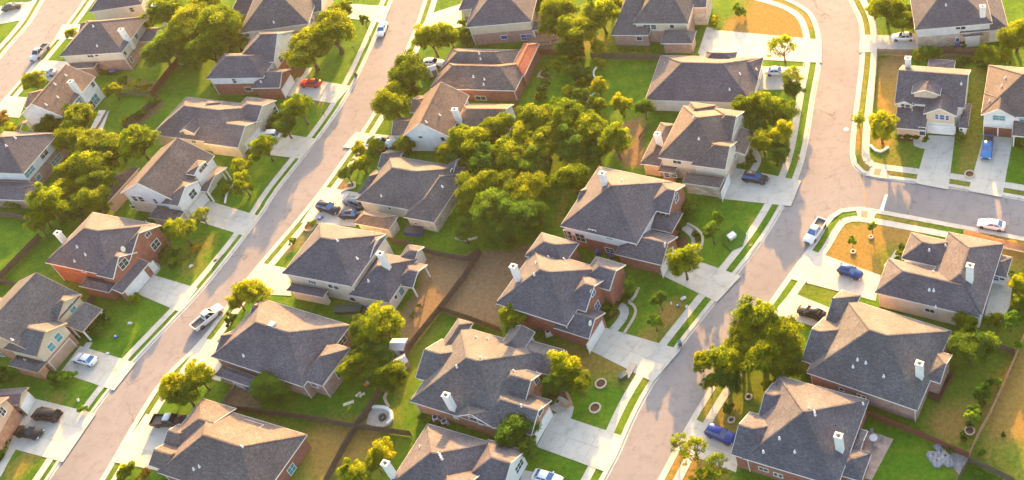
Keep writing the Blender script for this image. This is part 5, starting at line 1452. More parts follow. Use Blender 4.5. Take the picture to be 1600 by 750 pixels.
def planting(label, px, n, r, mats=('leafC', 'leafD', 'leafB', 'leafC')):
    P = [Vector(p) for p in px]
    for i in range(n):
        t = (i + .5) / n * (len(P) - 1); k = min(int(t), len(P) - 2)
        p = P[k].lerp(P[k + 1], t - k)
        way = ('left' if P[-1].x > P[0].x else 'right') if abs(P[-1].x - P[0].x) > abs(P[-1].y - P[0].y) else ('top' if P[-1].y > P[0].y else 'bottom')
        lab = ('first', 'second', 'third', 'fourth', 'fifth', 'sixth', 'seventh', 'eighth', 'ninth')[i] + ' from the ' + way + ' of ' + label
        o = tree(p.x, p.y, r * RT.uniform(.75, 1.3), 'shrub', lab, mats[RT.randrange(len(mats))])
        o['group'] = label
PLANT = [
 ('low shrubs along the front of the beige ranch house porch', [(440, 176), (436, 200)], 4, 5), ('low shrubs below the beige brick house at the top', [(962, 76), (1026, 80)], 6, 4.5),
 ('low shrubs in the bed before the long front porch', [(362, 284), (350, 304)], 4, 5), ('low shrubs along the wall of the upper left cream house', [(140, 112), (170, 114)], 4, 4.5),
 ('small shrubs at the entrance of the gabled red brick house', [(246, 396), (262, 402), (272, 420)], 5, 6), ('small shrubs in the garden of the orange dormer house', [(132, 520), (146, 500), (158, 488)], 5, 6),
 ('small shrubs under the front wall of the lower brick house', [(950, 500), (962, 478), (984, 462)], 6, 6), ('small shrubs between path and edging of the large brick house', [(1084, 362), (1091, 374), (1088, 390)], 5, 5),
 ('small shrubs beside the front steps by the golden oak', [(868, 618), (852, 600), (848, 586)], 5, 6), ('low shrubs in front of the stone house porch', [(1160, 262), (1168, 240), (1176, 226)], 6, 5),
 ('low shrubs in the border by the side road corner house', [(1394, 420), (1402, 404), (1412, 382)], 5, 6), ('shrubs lining the backyard fence of the pyramid roofed house', [(1500, 690), (1530, 636), (1552, 590)], 6, 7),
 ('low shrubs below the wall of the large lower brick house', [(650, 650), (700, 668)], 4, 5), ('weedy shrubs in the messy side yard at upper right', [(1446, 92), (1500, 94), (1540, 92)], 9, 5.5),
 ('dark shrubs in the shaded strip of the upper garden', [(896, 84), (906, 120), (916, 160)], 9, 8), ('small shrubs by the street beside the tan gabled house', [(606, 216), (600, 226), (622, 236)], 4, 6),
 ('shrubs on the right edge beside the raised deck', [(1586, 426), (1596, 460), (1590, 500)], 6, 8), ('low hedge at the porch beside the maroon garages', [(1584, 224), (1602, 228)], 4, 5),
 ('shrubs behind the red extension', [(850, 100), (852, 130), (840, 156)], 5, 7), ('low shrubs along the front wall of the top centre house', [(722, 30), (724, 60), (738, 72)], 5, 6),
 ('golden shrubs on the lawn strip below the pale pickup', [(556, 238), (600, 238), (640, 234)], 5, 7), ('small shrubs at the garage corner of the orange house', [(4, 690), (0, 720)], 3, 7),
 ('shrubs along the fence behind the centre left white house', [(640, 500), (660, 470)], 2, 5), ('shrubs at the left side lawn beside the white gable house', [(14, 196), (26, 212)], 3, 8),
]
for a_ in PLANT: planting(*a_)

# ------------------------------------------------------------------ fences
panel_cache = {}
def panel_me(mk, h):
    if (mk, h) not in panel_cache:
        mb = MB()
        n = 15
        for i in range(n):
            mb.box(i / n + .004, (i + 1) / n - .004, -.012, .012, 0.04 + .015 * ((i * 7) % 3), h - .02 * ((i * 5) % 3))
        for z in (.4, h * .55, h - .35): mb.box(0, 1, .012, .06, z, z + .09)
        pm = mb.mesh('fence_panel'); pm.materials.append(M[mk])
        mb = MB(); mb.box(-.055, .055, -.055, .055, 0, h + .06)
        qm = mb.mesh('fence_post'); qm.materials.append(M[mk])
        panel_cache[(mk, h)] = (pm, qm)
    return panel_cache[(mk, h)]
def fence(label, px, mk='fence', h=1.7):
    P = [at(x, y) for x, y in px]
    root = empty('fence', P[0], 0, label, 'fence', 'garden fences')
    pm, qm = panel_me(mk, h)
    for a, b in zip(P[:-1], P[1:]):
        d = b - a; L = d.length; n = max(1, round(L / 2.4)); ang = math.atan2(d.y, d.x)
        for i in range(n):
            p = a + d * (i / n) - P[0]
            o = link('panel', pm, None, root, p, ang); o.scale = (L / n - .02, 1, 1)
            o.rotation_euler = (0, RT.uniform(-.006, .006), ang)
            link('post', qm, None, root, p, ang)
    link('post', qm, None, root, P[-1] - P[0], 0)
fence('dark wooden fence slanting down at the left edge', [(-10, 452), (5, 436), (66, 374)])
fence('short dark fence below the left brick house', [(-10, 338), (20, 340), (46, 346)])
fence('dark fence piece above the orange dormer house', [(-10, 440), (16, 446), (52, 456)])
fence('reddish fence along the narrow sunny lawn behind the cream houses', [(240, 152), (262, 122), (282, 98)], 'fence_red')
fence('dark overgrown fence between two back lawns at upper left', [(198, 204), (222, 182), (252, 158)])
fence('grey fence round the shaded lawn at upper left', [(186, 149), (234, 151), (240, 160)], 'fence_grey', 0.9)
fence('dark fence between the green strip and the gravel yard in the centre', [(612, 380), (640, 386), (676, 399), (734, 410), (752, 396)])
fence('long dark fence running down between gravel yard and brown yard', [(752, 396), (728, 436), (690, 486), (640, 548), (634, 566), (606, 596), (584, 636), (560, 668), (538, 706), (512, 756)])
fence('dark fence from the long fence to the golden bush', [(690, 486), (736, 502), (784, 520)])
fence('dark fence across the yards below the grey roofed house', [(352, 640), (416, 648), (480, 656), (556, 670), (644, 682)])
fence('pale short fence left of the small patio', [(350, 636), (360, 620), (372, 604)], 'fence_grey', 1.0)
fence('dark fence along the top of the shaded green lawn', [(925, 92), (980, 93), (1042, 95)])
fence('reddish fence beside the steps of the wooden deck', [(843, 86), (878, 87), (915, 89)], 'fence_red')
fence('grey brown fence above the brown strip at upper right', [(1371, 86), (1400, 87), (1428, 87)], 'fence_grey')
fence('grey fence along the left of the brown strip at upper right', [(1371, 86), (1368, 126), (1365, 168)], 'fence_grey', 1.0)
fence('dark fence behind the white house with long driveway', [(1440, 82), (1490, 84), (1545, 86)])
fence('tan fence behind the corner house along the side road lawn', [(1506, 368), (1550, 380), (1600, 394), (1660, 410)], 'fence_tan')
fence('dark red fence between the pyramid house and the bright lawn', [(1352, 648), (1388, 663), (1440, 684), (1514, 716)], 'fence_red')
fence('weathered fence along the field at the right edge', [(1514, 716), (1530, 680), (1546, 652), (1558, 626), (1572, 596), (1604, 520), (1630, 460)], 'fence_tan')
fence('dark fence at the bottom right corner of the field', [(1514, 722), (1546, 737), (1584, 756)])
fence('dark fence from the rock garden to the bottom edge', [(1514, 722), (1504, 740), (1494, 760)])
fence('dark fence piece between two shaded yards at right', [(1538, 538), (1560, 546), (1584, 555)])
fence('pale fence beside the mulch corner left of the stone house', [(1014, 197), (1007, 208), (999, 219)], 'fence_grey', 1.0)
fence('dark fence stub left of the red brick garage near the dark car', [(142, 482), (150, 470)], 'fence')
fence('brown fence piece below the red brick wall in the centre', [(806, 180), (812, 166)], 'fence_red')
fence('dark brown gate fence beside the lower brick house', [(840, 510), (866, 516)], 'fence_red')

# ------------------------------------------------------------------ vehicles
def loft(secs, name, m, parent, cap=True, smooth=True):
    """secs: list of rings (same count) of points"""
    n = len(secs[0]); mb = MB()
    for s in secs: mb.v += [tuple(p) for p in s]
    for k in range(len(secs) - 1):
        for i in range(n):
            j = (i + 1) % n
            mb.f.append((k * n + i, k * n + j, (k + 1) * n + j, (k + 1) * n + i)); mb.mi.append(0)
    if cap:
        mb.f.append(tuple(reversed(range(n)))); mb.f.append(tuple((len(secs) - 1) * n + i for i in range(n))); mb.mi += [0, 0]
    return mb.build(name, m, parent, smooth=smooth)
CARS = {
 # length, width, body profile [(x fraction from the rear 0..1, top z, half width factor)], cabin (rear base, rear top, front top, front base as fractions), roof z
 'saloon': (4.75, 1.82, [(0, .62, .80), (.02, .86, .90), (.08, .98, .96), (.22, 1.0, 1), (.60, .98, 1), (.72, .93, .99), (.90, .80, .95), (.98, .66, .86), (1, .5, .74)], (.10, .26, .54, .70), 1.44),
 'hatch': (4.3, 1.80, [(0, .62, .84), (.02, .95, .92), (.10, 1.02, .97), (.60, 1.0, 1), (.72, .96, .99), (.90, .84, .94), (.98, .68, .86), (1, .5, .74)], (.02, .12, .52, .70), 1.50),
 'suv': (4.75, 1.90, [(0, .62, .88), (.02, 1.05, .94), (.10, 1.12, .98), (.64, 1.10, 1), (.74, 1.08, .99), (.92, .98, .95), (.985, .80, .88), (1, .5, .8)], (.01, .09, .55, .71), 1.76),
 'van': (5.1, 1.98, [(0, .62, .9), (.02, 1.02, .95), (.10, 1.1, .99), (.66, 1.08, 1), (.80, 1.02, .98), (.93, .90, .94), (.985, .72, .86), (1, .5, .76)], (.01, .06, .64, .82), 1.80),
 'pickup': (5.7, 1.98, [(0, .62, .92), (.01, .80, .96), (.38, .80, 1), (.385, 1.14, 1), (.72, 1.12, 1), (.80, 1.10, .99), (.94, 1.0, .96), (.985, .84, .9), (1, .5, .82)], (.39, .42, .61, .74), 1.86),
}
wheel_cache = {}
def wheel(parent, x, y, r, side):
    key = round(r, 2)
    if key not in wheel_cache:
        n = 16
        mb = MB()
        prof = [(-.11, r * .62), (-.11, r * .93), (-.08, r), (.08, r), (.11, r * .93), (.11, r * .62)]
        for k in range(n):
            t0, t1 = 2 * math.pi * k / n, 2 * math.pi * (k + 1) / n
            for (y0, r0), (y1, r1) in zip(prof[:-1], prof[1:]):
                mb.quad((r0 * math.cos(t0), y0, r0 * math.sin(t0)), (r1 * math.cos(t0), y1, r1 * math.sin(t0)), (r1 * math.cos(t1), y1, r1 * math.sin(t1)), (r0 * math.cos(t1), y0, r0 * math.sin(t1)))
        ty = mb.mesh('tyre', True); ty.materials.append(M['tyre'])
        mb = MB()
        for k in range(10):
            t0, t1 = 2 * math.pi * k / 10, 2 * math.pi * (k + .62) / 10
            q = lambda rr, t, yy: (rr * math.cos(t), yy, rr * math.sin(t))
            mb.quad(q(r * .1, t0, .09), q(r * .62, t0, .08), q(r * .62, t1, .08), q(r * .1, t1, .09))
        mb.quad(*[(r * .64 * math.cos(2 * math.pi * k / 14), .05, r * .64 * math.sin(2 * math.pi * k / 14)) for k in range(14)])
        ri = mb.mesh('rim'); ri.materials.append(M['rim'])
        wheel_cache[key] = (ty, ri)
    ty, ri = wheel_cache[key]
    w_ = link('wheel', ty, None, parent, (x, y, r), 0 if side > 0 else math.pi)
    link('rim', ri, None, w_)
def car(kind, label, rear, front, col, name='parked_car', cat='car', glass='carglass', roofcol=None, on_road=False, L=None):
    z = 0.01 if on_road else 0.19
    a, b = at(*rear, .7), at(*front, .7)
    c = (a + b) / 2; ang = math.atan2(b.y - a.y, b.x - a.x)
    Lk, Wk, prof, cab, rz = CARS[kind]
    root = empty(name, (c.x, c.y, z), ang, label, cat, 'parked vehicles')
    pm = paint('paint_%d_%d_%d' % tuple(int(x * 1000) for x in col), col)
    X = lambda f: (f - .5) * Lk
    hw = Wk / 2
    secs = []
    # underbody lifts between the wheels; sections have ten points
    for f, zt, wf in prof:
        w_ = hw * wf
        zb = .22 if .04 < f < .96 else .34
        zm = min(zt - .05, .62)
        secs.append([(X(f), -w_ * .86, zb), (X(f), -w_ * .98, zb + .12), (X(f), -w_, zm), (X(f), -w_ * .96, zt - .09), (X(f), -w_ * .84, zt),
                     (X(f), w_ * .84, zt), (X(f), w_ * .96, zt - .09), (X(f), w_, zm), (X(f), w_ * .98, zb + .12), (X(f), w_ * .86, zb)])
    body = loft(secs, 'body', pm, root)
    # greenhouse: glass prism, roof plate and pillars
    zb_ = 1.0 if kind in ('saloon', 'hatch') else 1.10
    zb_ -= .06
    r0, r1, f1, f0 = (X(q) for q in cab)
    wb, wt = hw * .86, hw * .66
    Bp = {'rl': (r0, -wb, zb_), 'rr': (r0, wb, zb_), 'fl': (f0, -wb, zb_), 'fr': (f0, wb, zb_)}
    Tp = {'rl': (r1, -wt, rz - .05), 'rr': (r1, wt, rz - .05), 'fl': (f1, -wt, rz - .05), 'fr': (f1, wt, rz - .05)}
    G = M[glass]
    mb = MB(); mb.quad(Bp['fr'], Bp['fl'], Tp['fl'], Tp['fr']); mb.build('windscreen', G, root)
    mb = MB(); mb.quad(Bp['rl'], Bp['rr'], Tp['rr'], Tp['rl']); mb.build('rear_window', G, root)
    mb = MB(); mb.quad(Bp['fl'], Bp['rl'], Tp['rl'], Tp['fl']); mb.build('side_window', G, root)
    mb = MB(); mb.quad(Bp['rr'], Bp['fr'], Tp['fr'], Tp['rr']); mb.build('side_window', G, root)
    mb = MB()
    for s_ in (-1, 1):
        for (bx, tx) in ((r0, r1), (f0, f1), ((r0 + f0) / 2 - .05, (r1 + f1) / 2 - .05)):
            mb.bar((bx, s_ * wb * 1.01, zb_), (tx, s_ * wt * 1.01, rz - .04), .07, .07)
    mb.build('pillars', pm, root)
    rs = []
    for k, (f_, dz, wf) in enumerate(((r1 - .05, -.06, .86), (r1 + .1, .0, 1), ((r1 + f1) / 2, .035, 1.03), (f1 - .1, .0, 1), (f1 + .05, -.06, .88))):
        w_ = wt * 1.04 * wf; zz = rz + dz
        rs.append([(f_, -w_, zz - .06), (f_, -w_ * .92, zz), (f_, 0, zz + .02), (f_, w_ * .92, zz), (f_, w_, zz - .06), (f_, 0, zz - .07)])
    loft(rs, 'roof', paint('paint_r%d' % int(roofcol[0] * 1000), roofcol) if roofcol else pm, root)
    r_ = .33 if kind in ('saloon', 'hatch') else .38
    for fx in (.19, .81):
        for s_ in (-1, 1):
            wheel(root, X(fx), s_ * (hw - .10), r_, s_)
            mb = MB(); mb.tube([(X(fx), s_ * (hw - .3), r_ + .02), (X(fx), s_ * (hw * .985), r_ + .02)], [r_ * 1.14, r_ * 1.14], 16); mb.build('wheel_arch', M['black'], root)
    zf = prof[-2][1] - .06
    for s_ in (-1, 1):
        mb = MB(); mb.box(Lk / 2 - .14, Lk / 2 - .03, s_ * hw * .72 - .17, s_ * hw * .72 + .17, zf - .16, zf); mb.build('headlight', M['lamp'], root)
        mb = MB(); mb.box(-Lk / 2 - .01, -Lk / 2 + .08, s_ * hw * .76 - .12, s_ * hw * .76 + .12, .66, .86 if kind != 'pickup' else .98); mb.build('tail_light', M['tail'], root)
        mb = MB(); mb.box(f0 - .35, f0 - .18, s_ * (hw + .02) - .06, s_ * (hw + .02) + .08 * s_ + .02, zb_, zb_ + .14); mb.build('mirror', pm, root)
    mb = MB(); mb.box(Lk / 2 - .10, Lk / 2 + .01, -hw * .45, hw * .45, .42, zf - .06); mb.build('grille', M['black'], root)
    if kind == 'pickup':
        x0, x1 = X(0) + .02, X(.385)
        mb = MB()
        for s_ in (-1, 1): mb.box(x0, x1, min(s_ * (hw - .02), s_ * (hw - .14)), max(s_ * (hw - .02), s_ * (hw - .14)), .74, 1.16)
        mb.build('bed_sides', pm, root)
        mb = MB(); mb.box(x0 - .02, x0 + .08, -hw + .14, hw - .14, .62, 1.15); mb.build('tailgate', pm, root)
        mb = MB(); mb.box(x0 + .08, x1, -hw + .14, hw - .14, .78, .83); mb.build('bed_floor', M['black'], root)
    return root
WH, SI, BK, NB, BL, GR, RD = (.72, .72, .72), (.42, .44, .46), (.010, .010, .012), (.010, .016, .032), (.008, .045, .24), (.07, .075, .08), (.45, .03, .03)
car('saloon', 'dark blue grey saloon in the driveway at the upper left corner', (4, 14), (34, 7), GR)
car('pickup', 'silver pickup parked on the street at upper left', (73, 70), (50, 94), SI, 'parked_pickup', 'pickup', on_road=True)
car('saloon', 'pale blue saloon in the driveway beside the brown roofed house, upper left', (86, 113), (57, 117), (.30, .42, .55))
car('saloon', 'red saloon in the driveway of the red brick house', (502, 131), (469, 130), RD)
car('saloon', 'white saloon parked on the street near the top centre', (600, 36), (593, 55), WH, glass='carglass_blue', on_road=True)
car('suv', 'white off-roader under the golden tree at the ranch house', (434, 212), (406, 213), WH, glass='carglass_blue')
car('pickup', 'pale blue pickup with black bed in the centre left driveway', (576, 224), (612, 226), (.50, .62, .68), 'parked_pickup', 'pickup')
car('suv', 'dark off-roader nearest the street in the driveway with three cars', (498, 321), (529, 330), NB, glass='carglass_blue')
car('suv', 'grey blue off-roader at the garage in the driveway with three cars', (566, 322), (541, 312), (.10, .14, .18))
car('saloon', 'dark saloon beside the brown garage roof in the driveway with three cars', (536, 335), (564, 336), NB, glass='carglass_blue')
car('pickup', 'white pickup with dark bed parked on the long street', (305, 511), (343, 480), WH, 'parked_pickup', 'pickup', on_road=True)
car('saloon', 'white saloon with blue rear window in the left driveway', (149, 566), (117, 557), WH, glass='carglass_blue')
car('van', 'long black minivan in the wide driveway at lower left', (97, 652), (49, 645), BK, 'parked_van', 'van')
car('saloon', 'black saloon below the minivan in the wide driveway', (24, 673), (66, 679), BK)
car('pickup', 'black pickup with silver cab at the grey roofed house, bottom left', (246, 658), (284, 658), BK, 'parked_pickup', 'pickup', roofcol=(.5, .53, .56))
car('saloon', 'white saloon half hidden left of the red brick house at top centre', (664, 97), (690, 99), WH)
car('saloon', 'white saloon in the driveway of the stone and white house', (1428, 58), (1395, 58), WH)
car('saloon', 'white saloon in the narrow driveway beside the thin golden trees', (1197, 112), (1232, 112), WH, glass='carglass_blue')
car('suv', 'dark blue off-roader on the driveway of the stone house', (1162, 276), (1199, 282), NB, glass='carglass_blue')
car('pickup', 'bright blue pickup in the driveway at the right edge', (1545, 215), (1540, 247), (.03, .17, .42), 'parked_pickup', 'pickup', glass='carglass_blue')
car('saloon', 'white saloon parked on the side road at right', (1567, 353), (1531, 347), WH, glass='carglass_blue', on_road=True)
car('pickup', 'white pickup parked at the corner of the side road', (1284, 346), (1263, 376), WH, 'parked_pickup', 'pickup', glass='carglass_blue', on_road=True)
car('hatch', 'blue hatchback in the driveway of the corner house', (1312, 419), (1345, 431), (.008, .04, .18), glass='carglass_blue')
car('saloon', 'black saloon in the driveway of the pyramid roofed house', (1285, 494), (1250, 483), BK)
car('suv', 'blue estate car with white rear at the lower right driveway', (1106, 671), (1146, 688), (.004, .035, .22), glass='carglass_blue')
car('saloon', 'white and blue saloon cut by the bottom edge', (838, 742), (872, 752), WH, glass='carglass_blue')
car('hatch', 'red hatchback inside the garage at the lower left edge', (-2, 660), (26, 648), RD)

# ------------------------------------------------------------------ yard things
def thing(name, label, cat, px, rotz=0.0, group=None, z=GZ):
    p = at(*px, z)
    return empty(name, (p.x, p.y, z), rotz, label, cat, group)
def wheelie_bin(label, px, m, rot=0.3):
    t = thing('wheelie_bin', label, 'bin', px, rot, 'wheeled rubbish bins')
    mb = MB()
    c0 = [(-.24, -.26), (.24, -.26), (.24, .26), (-.24, .26)]; c1 = [(-.30, -.34), (.30, -.34), (.30, .34), (-.30, .34)]
    for k in range(4):
        j = (k + 1) % 4
        mb.quad((*c0[k], .05), (*c0[j], .05), (*c1[j], 1.0), (*c1[k], 1.0))
    mb.quad(*[(x, y, .05) for x, y in reversed(c0)])
    mb.build('body', M[m], t)
    mb = MB(); mb.box(-.33, .33, -.38, .37, 1.0, 1.06); mb.box(-.26, .26, -.3, .3, 1.06, 1.1); mb.build('lid', M[m], t)
    mb = MB(); mb.tube([(-.28, .40, 1.0), (.28, .40, 1.0)], [.03, .03], 6); mb.build('handle', M['black'], t)
    for s in (-1, 1):
        mb = MB(); mb.tube([(s * .28, .30, .12), (s * .34, .30, .12)], [.12, .12], 10); mb.build('wheel', M['black'], t)
wheelie_bin('dark green bin at the kerb above the red car driveway', (557, 119), 'bin_dark')
wheelie_bin('teal blue bin at the kerb by the wide driveway', (1063, 540), 'bin_teal')
wheelie_bin('dark teal bin at the kerb beside the golden tree', (372, 450), 'bin_teal')
wheelie_bin('blue bin at the side wall of the white house in the centre left', (578, 486), 'bin_blue', -.3)
wheelie_bin('blue bin beside the wall of the large brick banded house, left', (935, 398), 'bin_blue')
wheelie_bin('blue bin beside the wall of the large brick banded house, right', (956, 404), 'bin_blue', .5)
wheelie_bin('blue bin below the stone wall at the top right, left one', (1496, 76), 'bin_blue')
wheelie_bin('blue bin below the stone wall at the top right, right one', (1502, 76), 'bin_teal')
wheelie_bin('dark blue bin on the small dirt patio', (392, 612), 'bin_blue')
wheelie_bin('dark bin beside the red brick garage wing', (146, 470), 'bin_dark')
wheelie_bin('black bin left of the lower brick house', (846, 518), 'bin_dark')
def ac_unit(label, px, rot=0.2, s=1.0):
    t = thing('air_conditioner', label, 'air conditioner', px, rot, 'outdoor air conditioners')
    mb = MB(); mb.box(-.42 * s, .42 * s, -.42 * s, .42 * s, .08, .85); mb.build('cabinet', M['pipe'], t)
    mb = MB(); mb.tube([(0, 0, .85), (0, 0, .9)], [.34 * s, .34 * s], 14); mb.build('fan_guard', M['black'], t)
    mb = MB(); mb.box(-.6 * s, .6 * s, -.6 * s, .6 * s, 0, .08); mb.build('base_slab', M['concrete'], t)
ac_unit('air conditioner at the corner of the red brick garage', (434, 150))
ac_unit('air conditioner beside the lower brick wall, left', (682, 656)); ac_unit('air conditioner beside the lower brick wall, right', (696, 662), .4)
ac_unit('air conditioner in the narrow gap behind the white house', (228, 352)); ac_unit('air conditioner in the dark gap left of the lower brick house', (858, 522))
def barbecue(label, px):
    t = thing('barbecue', label, 'barbecue', px, .1)
    mb = MB()
    for x in (-.7, .7):
        for y in (-.3, .3): mb.box(x - .04, x + .04, y - .04, y + .04, 0, .8)
    mb.build('legs', M['black'], t)
    mb = MB(); mb.tube([(-.55, 0, .95), (.55, 0, .95)], [.36, .36], 12); mb.build('hood', M['bin_blue'], t)
    mb = MB(); mb.box(-1.0, 1.0, -.36, .36, .8, .86); mb.build('shelf', M['black'], t)
barbecue('dark covered grill on the lawn behind the cream house at upper left', (180, 116))
def bench_box(name, label, cat, px, w_, d_, h, m, rot, top=None):
    """box with a lid, feet and rim"""
    t = thing(name, label, cat, px, rot)
    mb = MB(); mb.box(-w_ / 2, w_ / 2, -d_ / 2, d_ / 2, .06, h); mb.build('body', M[m], t)
    mb = MB(); mb.box(-w_ / 2 - .06, w_ / 2 + .06, -d_ / 2 - .06, d_ / 2 + .06, h, h + .07); mb.build('lid', M[top or m], t)
    mb = MB()
    for x in (-w_ / 2 + .1, w_ / 2 - .1):
        for y in (-d_ / 2 + .1, d_ / 2 - .1): mb.box(x - .05, x + .05, y - .05, y + .05, 0, .06)
    mb.build('feet', M['black'], t)
    return t
bench_box('garden_storage', 'dark blue storage box in the green strip behind the grey hipped house', 'storage box', (648, 364), 3.2, 1.6, .9, 'bin_blue', -.3, 'black')
bench_box('electrical_box', 'green utility box beside a pale slab on the shaded lawn', 'utility box', (974, 590), 1.3, 1.0, .9, 'bin_dark', .5, 'bin_dark')
bench_box('utility_box', 'pale grey utility box in the dark green hedge square', 'utility box', (1144, 372), 1.3, 1.0, .8, 'pipe', .6, 'pipe')
bench_box('stone_slab', 'long pale slab beside the green utility box', 'slab', (985, 580), .9, 2.6, .3, 'stonepale', -.5, 'stonepale')
bench_box('planter_box', 'row of dark green planters behind the white house', 'planters', (546, 486), 4.6, 1.3, .7, 'bin_dark', -.15, 'bin_dark')
def shed(label, px, w_, d_, h, rot, m='stonegrey'):
    t = thing('garden_shed', label, 'shed', px, rot, 'garden sheds')
    mb = MB(); mb.box(-w_ / 2, w_ / 2, -d_ / 2, d_ / 2, 0, h); mb.build('wall', M[m], t)
    mb = MB(); r = .12
    mb.quad((-w_ / 2 - r, -d_ / 2 - r, h), (w_ / 2 + r, -d_ / 2 - r, h), (w_ / 2 + r, 0, h + .5), (-w_ / 2 - r, 0, h + .5)); mb.quad((-w_ / 2 - r, 0, h + .5), (w_ / 2 + r, 0, h + .5), (w_ / 2 + r, d_ / 2 + r, h), (-w_ / 2 - r, d_ / 2 + r, h))
    for x in (-w_ / 2 - .01, w_ / 2 + .01): mb.quad((x, -d_ / 2, h), (x, d_ / 2, h), (x, 0, h + .46))
    mb.build('roof', M['pipe'], t)
    mb = MB(); mb.box(-.35, .35, -d_ / 2 - .05, -d_ / 2, .05, 1.7); mb.build('door', M['pipe'], t)
shed('pale garden shed by the fence, upper of two', (628, 549), 2.4, 2.2, 1.9, -.15)
shed('pale garden shed by the fence, lower of two', (630, 572), 1.9, 1.8, 1.5, .5)
shed('pale grey trailer box with flat roof beside the half hidden white car', (675, 117), 2.6, 1.6, 1.7, .2)
def tree_ring(label, px, r, mulch='mulch'):
    t = thing('tree_ring', label, 'tree ring', px)
    mb = MB(); mb.ring(0, 0, r - .22, r, -.02, .28, 20); mb.build('stone_ring', M['stonepale'], t)
    mb = MB(); mb.quad(*[((r - .2) * math.cos(2 * math.pi * k / 16), (r - .2) * math.sin(2 * math.pi * k / 16), .14) for k in range(16)]); mb.build('mulch', M[mulch], t)
tree_ring('pale round tree ring with mulch, upper of two on the shaded lawn', (939, 600), .95)
tree_ring('pale round tree ring with mulch, lower of two on the shaded lawn', (930, 638), .95)
tree_ring('round planter ring on the dark lawn by the right fence', (1515, 674), .8)
tree_ring('small round bed on the lawn behind the lower oak group', (1170, 621), .6)
tree_ring('small round bed beside the blue estate car', (1143, 657), .6)
tree_ring('round stone planter between two long driveways', (1515, 273), .95)
tree_ring('round stone planter on the bare front yard in the centre left', (484, 355), 1.1)
tree_ring('stones around the upper little tree on the corner lawn', (1361, 371), .45); tree_ring('stones around the lower little tree on the corner lawn', (1333, 394), .5)
# fire pit terrace
t = thing('fire_pit', 'round fire pit on a rounded pale terrace by the fence corner', 'fire pit', (598, 653))
mb = MB(); mb.ring(0, 0, .3, .62, 0, .4, 16); mb.build('rim', M['black'], t)
flat_poly('terrace', 'rounded pale terrace at the fence corner', [(572, 662), (578, 640), (598, 636), (612, 642), (615, 654), (608, 665), (590, 668)], M['stonepale'], 0.17)
edging('white rounded low wall round the fire pit terrace', [(583, 638), (600, 638), (612, 645), (613, 656), (606, 664)], 'trim', .5, .6)
flat_poly('patio', 'paved tan patio right of the gold and grey hipped house', [(1352, 671), (1396, 686), (1362, 750), (1338, 744), (1360, 708), (1344, 700)], M['paver'], 0.17)
flat_poly('patio', 'red brown terrace behind the huge pyramid house', [(1454, 576), (1490, 586), (1466, 628), (1448, 618)], M['mulch'], 0.4, th=.3)
fence('low dark red rail of the terrace behind the pyramid house', [(1490, 588), (1478, 610), (1468, 630)], 'fence_red', .9)
flat_poly('patio', 'pale raised deck floor behind the corner house', [(1552, 440), (1572, 424), (1582, 440), (1578, 478), (1562, 504), (1538, 492)], M['concrete'], 0.7, th=.6)
flat_poly('patio', 'white deck floor behind the white house at upper left', [(140, 204), (154, 172), (170, 172), (158, 206), (146, 212)], M['trim'], 0.35, th=.3)
fence('white low railing of the deck at upper left', [(146, 214), (158, 196), (170, 174)], 'fence_grey', .8)
flat_poly('patio', 'small white patio pieces beside the beige brick house entrance', [(1090, 84), (1104, 42), (1114, 44), (1106, 84)], M['concrete'], 0.2)
flat_poly('patio', 'small tan paved step behind the red extension', [(845, 108), (858, 114), (855, 124), (838, 120)], M['paver'], 0.2)
flat_poly('lawn_square', 'dark green clipped ground cover square round the pale utility box', [(1128, 366), (1150, 350), (1166, 366), (1160, 384), (1142, 391), (1130, 382)], M['groundcover'], 0.3, th=.25)
# wooden back deck with stairs at the top centre
t = thing('wooden_deck', 'brown wooden back deck with steps under the porch roof at top centre', 'deck', (852, 66))
mb = MB(); mb.box(-3.6, 3.6, -2.2, 2.4, .8, .95); mb.build('floor', M['fence_grey'], t)
for k in range(4):
    mb = MB(); mb.box(-3.4, 3.8, -2.55 - .35 * k, -2.22 - .35 * k, .62 - .19 * k - .05, .62 - .19 * k + .02); mb.build('step', M['fence_grey'], t)
mb = MB()
for x in np.linspace(-3.5, 3.5, 10): mb.box(x - .04, x + .04, -2.2, -2.12, .95, 1.8)
mb.box(-3.6, 3.6, -2.22, -2.1, 1.78, 1.86); mb.box(3.5, 3.6, -2.2, 2.4, 1.78, 1.86); mb.build('railing', M['fence'], t)
# patio table with chairs
t = thing('patio_table', 'round glass patio table on the tan patio', 'table', (1365, 688))
mb = MB(); mb.tube([(0, 0, .70), (0, 0, .75)], [.62, .62], 18); mb.build('tabletop', M['pipe'], t)
mb = MB(); mb.tube([(0, 0, 0), (0, 0, .7)], [.22, .05], 8); mb.build('pedestal', M['black'], t)
pt = at(1365, 688)
for k, (side) in enumerate(('left', 'right', 'upper', 'lower')):
    a_ = (math.pi, 0, math.pi / 2, -math.pi / 2)[k]
    t = empty('patio_chair', (pt.x + 1.15 * math.cos(a_), pt.y + 1.15 * math.sin(a_), 0.17), a_, 'grey patio chair on the ' + side + ' side of the round table', 'chair', 'patio chairs')
    mb = MB(); mb.box(-.25, .25, -.25, .25, .42, .47); mb.build('seat', M['stonegrey'], t)
    mb = MB(); mb.box(.22, .27, -.25, .25, .47, .95); mb.build('backrest', M['stonegrey'], t)
    for x in (-.22, .22):
        for y in (-.22, .22):
            mb = MB(); mb.box(x - .02, x + .02, y - .02, y + .02, 0, .42); mb.build('leg', M['black'], t)
